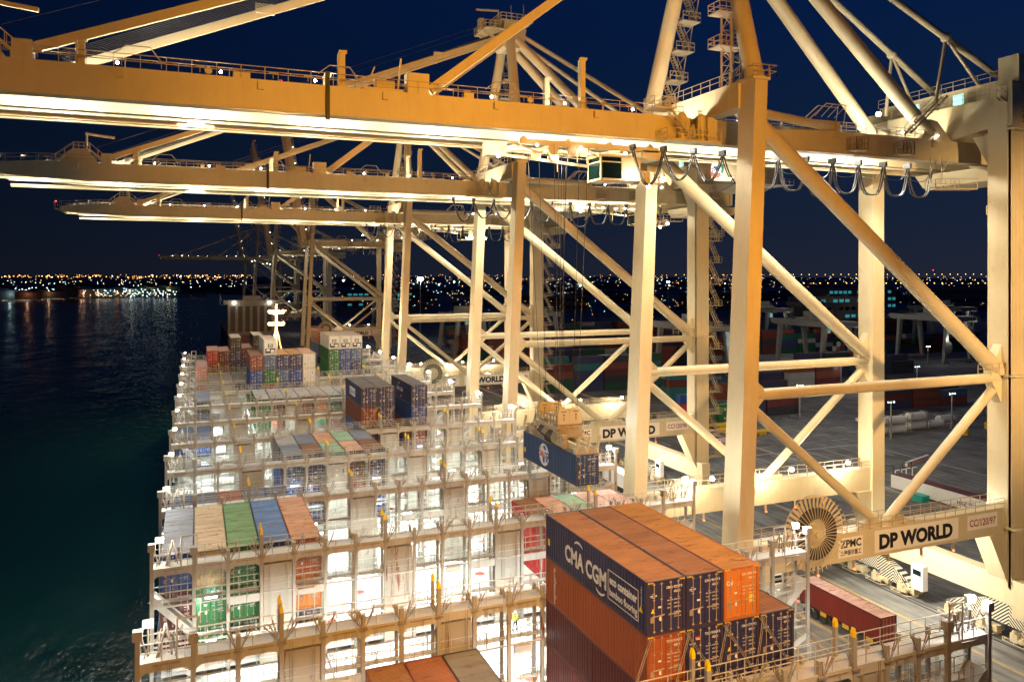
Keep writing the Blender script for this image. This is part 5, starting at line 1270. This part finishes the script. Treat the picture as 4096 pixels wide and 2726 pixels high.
# tank containers
def tank(loc, i):
    t = empty('tank_container', loc); m = MB(); m.tube((-2.7, 0, 1.3), (2.7, 0, 1.3), 1.08, 20); m.ball((-2.65, 0, 1.3), 1.06, 0, 12); m.ball((2.65, 0, 1.3), 1.06, 0, 12); child(m, 'tank', M['white'], t)
    m = MB()
    for x in (-3, 3):
        for y in (-1.2, 1.2): m.bar((x, y, 0), (x, y, 2.55), .14)
        for z in (.08, 2.5): m.bar((x, -1.2, z), (x, 1.2, z), .14)
    for y in (-1.2, 1.2): m.bar((-3, y, .08), (3, y, .08), .14)
    child(m, 'frame', M['rods'], t); tag(t, f'white cylindrical tank container, {i} of the group beyond the striped barriers', 'tank container', 'tank containers in the yard')
n = 0
for (x, y, z) in ((172, 150, 0), (179, 150, 0), (172, 150, 2.6), (179, 150, 2.6), (189, 152, 0), (196, 152, 0), (189, 152, 2.6), (206, 156, 0)):
    tank((x, y, z), NTH[n]); n += 1
# white gantry cranes straddling the blocks
YG = paint('yard_crane_paint', (.26, .25, .22), .5, .4)
def gantry():
    t = empty('yard_gantry_crane', (0, 0, 0)); 
    for x in (-9, 9):
        for y in (-13, 13):
            m = MB(); m.bar((x * 1.0, y, 1.6), (x * .75, y, 20.5), 1.3, 1.3, 0, 2.1, 1.7); child(m, 'leg', YG, t)
    m = MB()
    for x in (-6.5, 6.5): m.prism([(-19, 20.5), (17, 20.5), (19, 21.3), (19, 23.2), (-19, 23.2), (-19, 21.3)], 'x', x - .8, x + .8)
    for y in (-18, 18): m.box(-6, 6, y - .6, y + .6, 21, 23)
    child(m, 'girder', YG, t)
    for y in (-13, 13):
        m = MB(); m.box(-10, 10, y - .7, y + .7, .9, 2.0)
        for x in (-8.5, -6.5, 6.5, 8.5): m.tube((x, y - .3, .45), (x, y + .3, .45), .5, 10)
        child(m, 'sill', YG, t)
    m = MB(); m.box(-6, 6, -4, 4, 23.2, 24.2); m.box(-4, 4, -3, 2, 24.2, 27); m.rail([(-6, -4, 24.2), (6, -4, 24.2), (6, 4, 24.2)], 1.1, .06, 2); child(m, 'trolley', YG, t)
    m = MB(); m.box(-1.2, 1.2, -8.5, -6.3, 17.6, 20.2); child(m, 'cab', M['white'], t)
    m = MB(); m.box(-1.0, 1.0, -8.55, -8.5, 18.3, 19.8); child(m, 'cab_window', M['teal'], t)
    m = MB(); rc = Vector((-8.4, -14.6, 8))
    for i in range(30):
        a = 2 * pi * i / 30; u = Vector((cos(a), 0, sin(a))); w_ = Vector((-sin(a), 0, cos(a)))
        m.add([rc + u * .6 - w_ * .08, rc + u * .6 + w_ * .08, rc + u * 3.2 + w_ * .2, rc + u * 3.2 - w_ * .2], [(0, 1, 2, 3)])
    m.tube(rc, rc + Vector((0, 1.4, 0)), .5, 12); child(m, 'cable_reel', YG, t)
    m = MB()
    for z in range(2, 20, 3): m.stair((9.4, -13.6, z), (11, -13.6, z + 2.9), .7); m.box(9, 11.6, -14.2, -13, z + 2.9, z + 3.0)
    child(m, 'staircase', YG, t)
    return t
gp = gantry()
GL = ['yard gantry crane with brightly lit stair leg at the left of the blocks', 'yard gantry crane behind the pale boxes', 'yard gantry crane over the right hand blocks', 'distant yard gantry crane left of the second quay crane', 'distant yard gantry crane in the middle of the yard', 'far yard gantry crane in front of the office block', 'far yard gantry crane at the right edge', 'far yard gantry crane behind the third quay crane', 'yard gantry crane at the back with a round reel']
GP = [(196, 262), (262, 262), (350, 272), (132, 372), (180, 385), (330, 372), (452, 345), (128, 520), (420, 420)]
for i, (x, y) in enumerate(GP):
    g = gp if i == 0 else copy_tree(gp)
    g.location = (x, y, 0); tag(g, GL[i], 'yard crane', 'gantry cranes in the container yard')
for x, y, z, p, c in ((205, 246, 5, 260, COOL), (205, 246, 10, 260, COOL), (205, 246, 15, 260, COOL), (205, 246, 19, 260, COOL), (262, 246, 21, 500, WHITE), (350, 255, 19, 900, WHITE), (343, 257, 12, 600, WHITE), (452, 330, 19, 900, WHITE), (330, 357, 20, 700, WHITE), (132, 355, 19, 500, COOL), (180, 368, 19, 400, WARM)):
    lamp('POINT', (x, y, z), p, c, size=.4)
def mast(x, y, hgt, col, pw, label, r=.5):
    t = empty('light_mast', (x, y, 0)); m = MB(); m.tube((0, 0, 0), (0, 0, hgt), .3, 8, 0, .14); m.box(-1.2, 1.2, -.2, .2, hgt, hgt + .2); child(m, 'pole', YG, t)
    m = MB(); [m.ball((dx, -.1, hgt - .2), r, 0, 8) for dx in (-1, 0, 1)]; child(m, 'lamp_head', M[col], t)
    tag(t, label, 'light mast', 'light masts in the yard')
    if pw: lamp('POINT', (x, y, hgt - 1.5), pw, COOL if col == 'lampc' else (1, .9, .7), size=.6)
def at(ud, vd, z):
    """world point of height z seen at (ud, vd) of the 2356 px wide photograph, for laying out the far yard"""
    w = (CAMZ - z) * 1714 / (vd - 631.6); r = (ud - 1101.5) / 1714 * w
    return (r * cos(YAW) + w * sin(YAW), w * cos(YAW) - r * sin(YAW))
x, y = at(967, 790, 0); mast(x, y, 41, 'lampc', 14000, 'tall light mast with a blue white lamp cluster left of the second crane', 1.1)
x, y = at(2005, 745, 0); mast(x, y, 37.5, 'lampw', 6000, 'light mast with a bright white lamp right of the near crane legs', .9)
x, y = at(2092, 735, 0); mast(x, y, 36.5, 'lampw', 6000, 'light mast beside the broad white gantry', .7)
x, y = at(1537, 740, 0); mast(x, y, 37, 'lampw', 5000, 'light mast between the far and near legs of the nearest crane', .6)
x, y = at(2135, 1285 * .575 + 100, 0); mast(x, y, 9, 'lampw', 300, 'short lamp post by the tank containers', .15)
for i, (ud, vd) in enumerate(((1700, 1000), (1840, 960), (2190, 985), (2050, 1010), (1935, 900), (2110, 905))):
    x, y = at(ud, vd, 0); mast(x, y, 10, 'lampw' if i in (1, 2) else 'lampc', 120, ['slim lamp post at the left of the road', 'slim lamp post by the lettered green boxes', 'slim lamp post beside the yellow buoys', 'slim lamp post in the middle of the junction', 'slim lamp post behind the near crane diagonal', 'slim lamp post in front of the tank group'][i], .1)
# barriers, fences, things by the road
def barrier(ud, vd, L, label, rz=0.0):
    x, y = at(ud, vd, 0); m = MB(); m.box(0, L, -.25, .25, 0, .9, 0)
    for i in range(int(L / .9)): m.prism([(i * .9 + .1, .15), (i * .9 + .45, .15), (i * .9 + .7, .45), (i * .9 + .45, .8), (i * .9 + .1, .8), (i * .9 + .35, .45)], 'y', -.27, -.25, 1)
    o = m.build('traffic_barrier', [M['white'], M['redmark']]); o.location = (x, y, 0); o.rotation_euler = (0, 0, rz); tag(o, label, 'barrier', 'red and white traffic barriers')
barrier(1970, 968, 8, 'red and white chevron barrier left of the middle of the junction'); barrier(2128, 985, 11, 'red and white chevron barrier right of the junction'); barrier(1597, 1022, 12, 'red and white chevron barrier behind the near seaward leg')
barrier(1870, 1105, 5, 'red barrier beside the white far leg'); barrier(1915, 1100, 3, 'short red barrier next to the white far leg'); barrier(2085, 1072, 12, 'white and red barrier laid across the lower junction', .3)
def fence(ud, vd, L, label, rz=0):
    x, y = at(ud, vd, 0); m = MB(); m.rail([(0, 0, 0), (L, 0, 0)], 2.2, .05, 3); o = m.build('wire_fence', M['dark']); o.location = (x, y, 0); o.rotation_euler = (0, 0, rz); tag(o, label, 'fence', 'fences along the yard road')
fence(1560, 985, 40, 'dark post fence left of the junction'); fence(1990, 990, 60, 'dark post fence right of the junction'); fence(1880, 1125, 30, 'dark fence along the lower edge of the junction', .1)
def gate(ud, vd, label):
    x, y = at(ud, vd, 0); m = MB()
    for dx in (0, 1.8): m.path([(dx, 0, 0), (dx, 0, 2.6), (dx + 1.2, 0, 2.6)], .12, 6)
    o = m.build('height_gauge', M['white']); o.location = (x, y, 0); tag(o, label, 'gate', 'white goal shaped frames')
gate(2060, 1110, 'white hooked frame left of the teal bin'); gate(2085, 1105, 'white hooked frame above the teal bin')
x, y = at(2117, 1152, 0); m = MB(); m.prism([(-1, 0), (1, 0), (1.3, 1.2), (-1.3, 1.2)], 'x', -.9, .9); m.box(-.95, .95, -1.35, 1.35, 1.2, 1.3); o = m.build('skip_bin', paint('bin_teal', (.02, .35, .3), .5, .2)); o.location = (x, y, 0); tag(o, 'small teal waste skip alone on the dark road surface', 'skip')
for i, (ud, vd) in enumerate(((2222, 1000), (2272, 985))):
    x, y = at(ud, vd, 0); m = MB(); m.ball((0, 0, 1.0), .9, 0, 10, 1.1); m.tube((0, 0, 0), (0, 0, .4), .9, 10); m.tube((0, 0, 1.8), (0, 0, 2.6), .2, 6); o = m.build('yellow_buoy', M['ylw']); o.location = (x, y, 0); tag(o, ['round yellow buoy with a glowing lamp by the road', 'smaller yellow buoy to its right by the road'][i], 'buoy')
# bus / long white vehicle with lettering beyond the landside rail
x, y = at(2190, 1135, 2.5); b = empty('white_trailer', (x, y, 0)); L = 24
m = MB(); m.box(-1.3, 1.3, -L / 2, L / 2, .7, 3.3); child(m, 'body', M['white'], b); m = MB(); m.box(-1.32, 1.32, -L / 2 + .1, L / 2 - .1, 3.3, 3.42); child(m, 'roof', paint('trailer_roof', (.09, .015, .015), .6, .4), b)
m = MB(); put_text(m, 'HAZ. SPILL RESPONSE', 1.1, (-1.33, -2, 1.3), (0, -1, 0), (0, 0, 1), .02, 8.5); child(m, 'lettering', paint('blue_letter', (.02, .05, .25), .5, 0), b)
m = MB()
for yy in (-9, -7.5, 7, 8.5): m.tube((-1.25, yy, .5), (1.25, yy, .5), .5, 12)
child(m, 'wheel_set', M['dark'], b); tag(b, 'long white trailer with blue lettering and a dark red roof beyond the landside rail', 'trailer')
# ramp of dark trailers (flat beds) near the second crane
for i in range(3):
    x, y = at(1640 + 45 * i, 985 + 8 * i, 0); m = MB(); m.box(-1.2, 1.2, -5, 5, .9, 1.15)
    for yy in (-3.5, -2.2, 3.5): m.tube((-1.1, yy, .45), (1.1, yy, .45), .45, 10)
    m.box(-1.25, 1.25, -5.1, -5, .7, 1.3); o = m.build('flatbed_trailer', M['ylw']); o.location = (x, y, 0); o.rotation_euler = (0, 0, pi / 2); tag(o, ['left', 'middle', 'right'][i] + ' of three empty yellow flatbed trailers behind the landside leg', 'trailer', 'empty flatbed trailers')

# ------------------------------------------------------------------ office blocks and far buildings
BW = paint('building_wall', (.22, .19, .16), .8, .4); BD = paint('building_dark', (.07, .065, .06), .8, .3)
def building(x, y, w, d, h, floors, label, lit=True, rz=0, wall=None, wmat='teal'):
    t = empty('office_building', (x, y, 0), rz); m = MB(); m.box(-w / 2, w / 2, -d / 2, d / 2, 0, h); m.box(-w / 2 - .4, w / 2 + .4, -d / 2 - .4, d / 2 + .4, h, h + .8)
    for i in range(3): m.box(-w / 2 + w * (.15 + .3 * i), -w / 2 + w * (.15 + .3 * i) + 4, -2, 2, h + .8, h + 2.6)
    child(m, 'wall', wall or BW, t)
    for f_ in range(floors):
        z = h * (f_ + .35) / floors; m = MB(); n = max(2, int(w / 7))
        for i in range(n):
            if lit and RY.random() < .25: continue
            m.box(-w / 2 + (i + .15) * w / n, -w / 2 + (i + .85) * w / n, -d / 2 - .12, -d / 2 - .02, z, z + h / floors * .38)
        if m.v: child(m, 'window_row', M[wmat] if lit and (f_ % 2 == 0 or RY.random() < .6) else M['glass'], t)
    tag(t, label, 'building'); return t
x, y = at(1905, 735, 0); building(x, y, 75, 25, 22, 3, 'office block with two rows of teal lit windows beyond the yard')
x, y = at(1935, 712, 0); building(x + 20, y, 110, 30, 26, 3, 'larger office block behind it with blue lit windows', wmat='teal')
x, y = at(2200, 700, 0); building(x, y, 150, 30, 24, 2, 'wide pale shed with an arched roof line at the right', False)
x, y = at(1650, 705, 0); building(x, y, 100, 30, 18, 2, 'low building between the second and nearest crane', False, wall=BD)
x, y = at(870, 705, 0); building(x, y, 90, 25, 20, 3, 'building with a few cool windows behind the fourth crane', True, wall=BD)
x, y = at(1290, 715, 0); building(x, y, 60, 25, 18, 2, 'dark shed beyond the hoist ropes', False, wall=BD)
for i, (ud, vd, w, h, wl) in enumerate(((20, 690, 55, 16, 'emit'), (60, 690, 40, 12, 'e2'), (110, 687, 60, 12, 'e3'), (150, 686, 40, 20, 'e4'), (185, 684, 50, 14, 'e2'), (215, 683, 70, 16, 'emit'), (255, 681, 60, 10, 'e3'), (300, 677, 80, 12, 'emit'), (345, 674, 70, 13, 'e5'), (385, 673, 60, 14, 'e5'))):
    x, y = at(ud, vd, -1); y += 25
    m = MB(); m.box(-w / 2, w / 2, -10, 10, -1, h); m.box(-w / 2 + 3, -w / 2 + w * .4, -8, 8, h, h + 3); o = m.build('shore_building', paint('shore_wall_' + wl, {'emit': (.35, .42, .42), 'e2': (.4, .22, .12), 'e3': (.3, .22, .15), 'e4': (.5, .22, .08), 'e5': (.38, .4, .26)}[wl], .8, .3)); o.location = (x, y, 0)
    tag(o, ['pale blue lit', 'pinkish', 'low orange lit', 'tall orange lit', 'reddish', 'white lit', 'low yellowish', 'long pale', 'greenish', 'end most yellow green'][i] + ' building on the far shore at the left', 'building', 'waterfront buildings on the far shore')
    lamp('POINT', (x, y - 16, 9), 900, {'emit': COOL, 'e2': (1, .5, .25), 'e3': (1, .6, .3), 'e4': (1, .45, .15), 'e5': (1, .95, .55)}[wl], size=1.0)
x, y = at(455, 690, -3); m = MB(); m.prism([(-14, 0), (14, 0), (17, 3), (-16, 3)], 'y', -3, 3); m.box(-12, -4, -2.4, 2.4, 3, 7); o = m.build('small_ship', M['white']); o.location = (x, y, -3.3); tag(o, 'tiny boat with lights on the dark water far away', 'boat')
# far ship beyond the bow
s2 = empty('far_ship', (31, 520, -3)); m = MB(); m.prism([(-13, -70), (13, -70), (14, -50), (14, 60), (0, 90), (-14, 60), (-14, -50)], 'z', 0, 11); child(m, 'hull', paint('far_hull', (.14, .035, .02), .5, .3), s2)
m = MB(); m.box(-13.5, 13.5, -62, -56, 11, 29); m.box(-16, 16, -62, -57, 29, 31.5); m.box(-5, 5, -61, -58, 31.5, 34); child(m, 'superstructure', YG, s2)
m = MB()
for i in range(6): m.box(-12 + i * 4.1, -9.4 + i * 4.1, -62.15, -62, 13, 28)
child(m, 'dark_bays', M['dark'], s2)
m = MB(); [m.ball((dx, -62.5, 30), .7, 0, 8) for dx in (-10, 10)]; child(m, 'deck_lamp', M['lampw'], s2); tag(s2, 'ship moored farther along the quay, white lit stern block beyond our bow', 'ship')
for dx in (-10, 10): lamp('POINT', (31 + dx, 453, 26), 350, (1, .8, .6), size=.5)

# ------------------------------------------------------------------ far lights
bl = MB(); bl.ball((0, 0, 0), 1, 0, 6)
LM = {}
for nm, c, s in (('orange', (1, .45, .10), 7), ('white', (1, .93, .75), 8), ('cyan', (.55, .95, 1), 7), ('red', (1, .06, .04), 5)):
    o = bl.build('p', emit('far_' + nm + '_lamp', c, s)); LM[nm] = o.data; bpy.data.objects.remove(o)
LD = {'orange': 'tiny orange street light glowing in the far town along the horizon', 'white': 'tiny white light glowing in the far town along the horizon', 'cyan': 'tiny blue white flood light glowing in the far port area', 'red': 'tiny red warning light on a far mast'}
RL = random.Random(21)
def farlight(ud, w, z, kind, size):
    r = (ud - 1101.5) / 1714 * w
    x, y = r * cos(YAW) + w * sin(YAW), w * cos(YAW) - r * sin(YAW)
    o = bpy.data.objects.new('street_light', LM[kind]); C.objects.link(o); o.location = (x, y, z); s = size * w * .00055; o.scale = (s, s, s)
    tag(o, LD[kind], 'street light', f'{kind} lights on the horizon')
cnt = 0
for i in range(62):      # regular lamp rows
    farlight(1250 + i * 18.0 + RL.uniform(-1, 1), 3600, 41 + RL.uniform(-.5, .8) + i * .08, 'orange', .85) if i > 16 else None
for i in range(26): farlight(1830 + i * 19 + RL.uniform(-5, 5), 2500, 15, 'orange', 1.1)
for i in range(70): farlight(RL.uniform(0, 560), RL.uniform(6000, 8800), RL.uniform(14, 40), RL.choice(('orange', 'orange', 'orange', 'orange', 'white')), RL.uniform(.7, 1.2))
for i in range(40): farlight(RL.uniform(0, 560), RL.uniform(1900, 3600), RL.uniform(5, 16), RL.choice(('orange', 'white', 'cyan')), RL.uniform(.5, 1.0))
for i in range(36): farlight(RL.uniform(660, 1740), RL.uniform(1200, 4200), RL.uniform(8, 28), RL.choice(('orange', 'white', 'cyan')), RL.uniform(.6, 1.2))
for ud, w, z, k, s in ((835, 1500, 32, 'white', 3.0), (895, 1600, 33, 'white', 3.2), (790, 1700, 30, 'cyan', 2.4), (1120, 1500, 30, 'cyan', 2.6), (1045, 1400, 30, 'cyan', 2.2), (1185, 1700, 33, 'cyan', 2.6), (1335, 1200, 26, 'cyan', 2.6), (1010, 1300, 26, 'cyan', 2.0), (1700, 2600, 70, 'red', 1.3), (1718, 1800, 40, 'white', 1.5), (2147, 3000, 62, 'red', 1.2), (1540, 1500, 22, 'white', 1.6), (370, 735, 60, 'red', 1.2)):
    farlight(ud, w, z, k, s)
m = MB(); 
def cloud(mb, n, u0, u1, w0, w1, z0, z1, mi, s0=.35, s1=.75):
    for i in range(n):
        ud = RL.uniform(u0, u1); w = w0 * (w1 / w0) ** RL.random(); r = (ud - 1101.5) / 1714 * w; s = RL.uniform(s0, s1) * w * .00055; z = RL.uniform(z0, z1)
        x, y = r * cos(YAW) + w * sin(YAW), w * cos(YAW) - r * sin(YAW)
        mb.add([(x - s, y, z), (x, y - s, z), (x + s, y, z), (x, y + s, z), (x, y, z + s), (x, y, z - s)], [(0, 1, 4), (1, 2, 4), (2, 3, 4), (3, 0, 4), (1, 0, 5), (2, 1, 5), (3, 2, 5), (0, 3, 5)], mi)
cloud(m, 150, 0, 600, 5000, 9000, 8, 42, 0); cloud(m, 60, 0, 600, 2000, 4500, 4, 18, 1); cloud(m, 120, 0, 410, 1440, 1560, 1, 14, 1, .5, 1.1); cloud(m, 100, 0, 410, 1440, 1600, 0, 16, 2, .5, 1.2); cloud(m, 80, 0, 300, 1440, 1560, 0, 9, 0, .6, 1.1); cloud(m, 90, 640, 1760, 620, 1300, 4, 20, 0, .3, .8); cloud(m, 70, 640, 1760, 620, 1300, 4, 20, 2, .3, .9); cloud(m, 60, 1600, 2300, 900, 2500, 6, 20, 1, .3, .7)
cloud(m, 240, 640, 1760, 1500, 8500, 6, 45, 0); cloud(m, 130, 640, 1760, 900, 5000, 4, 34, 1); cloud(m, 110, 640, 1760, 900, 3500, 4, 30, 2); cloud(m, 50, 1640, 2300, 2600, 6000, 8, 34, 1); cloud(m, 60, 1500, 2300, 2000, 6000, 6, 34, 0); cloud(m, 40, 1500, 2300, 700, 2500, 3, 14, 0, .3, .6)
o = m.build('city_lights', [emit('far_orange_lamp', (1, .45, .1), 7), emit('far_white_lamp', (1, .93, .75), 8), emit('far_cyan_lamp', (.55, .95, 1), 7)]); tag(o, 'countless tiny town lights spread along the horizon', 'city lights', None, 'stuff')
m = MB(); RB = random.Random(5)
for i in range(140):
    ud = RB.uniform(-50, 2400); w = RB.uniform(1600, 5500) if ud < 600 else RB.uniform(750, 4000); r = (ud - 1101.5) / 1714 * w; x, y = r * cos(YAW) + w * sin(YAW), w * cos(YAW) - r * sin(YAW); a = RB.uniform(20, 70); h_ = RB.uniform(3, 11); m.box(x - a, x + a, y - 15, y + 15, -1, h_); m.box(x - a * .3, x + a * .2, y - 9, y + 9, h_, h_ + 3)
o = m.build('distant_town', BD); tag(o, 'dark mass of far low town buildings below the horizon lights', 'town', None, 'stuff')
for x, y in ((160, 160), (230, 200), (130, 120), (180, 300), (300, 300)): lamp('POINT', (x, y, 32), 14000, (1, .95, .86), size=1.5)
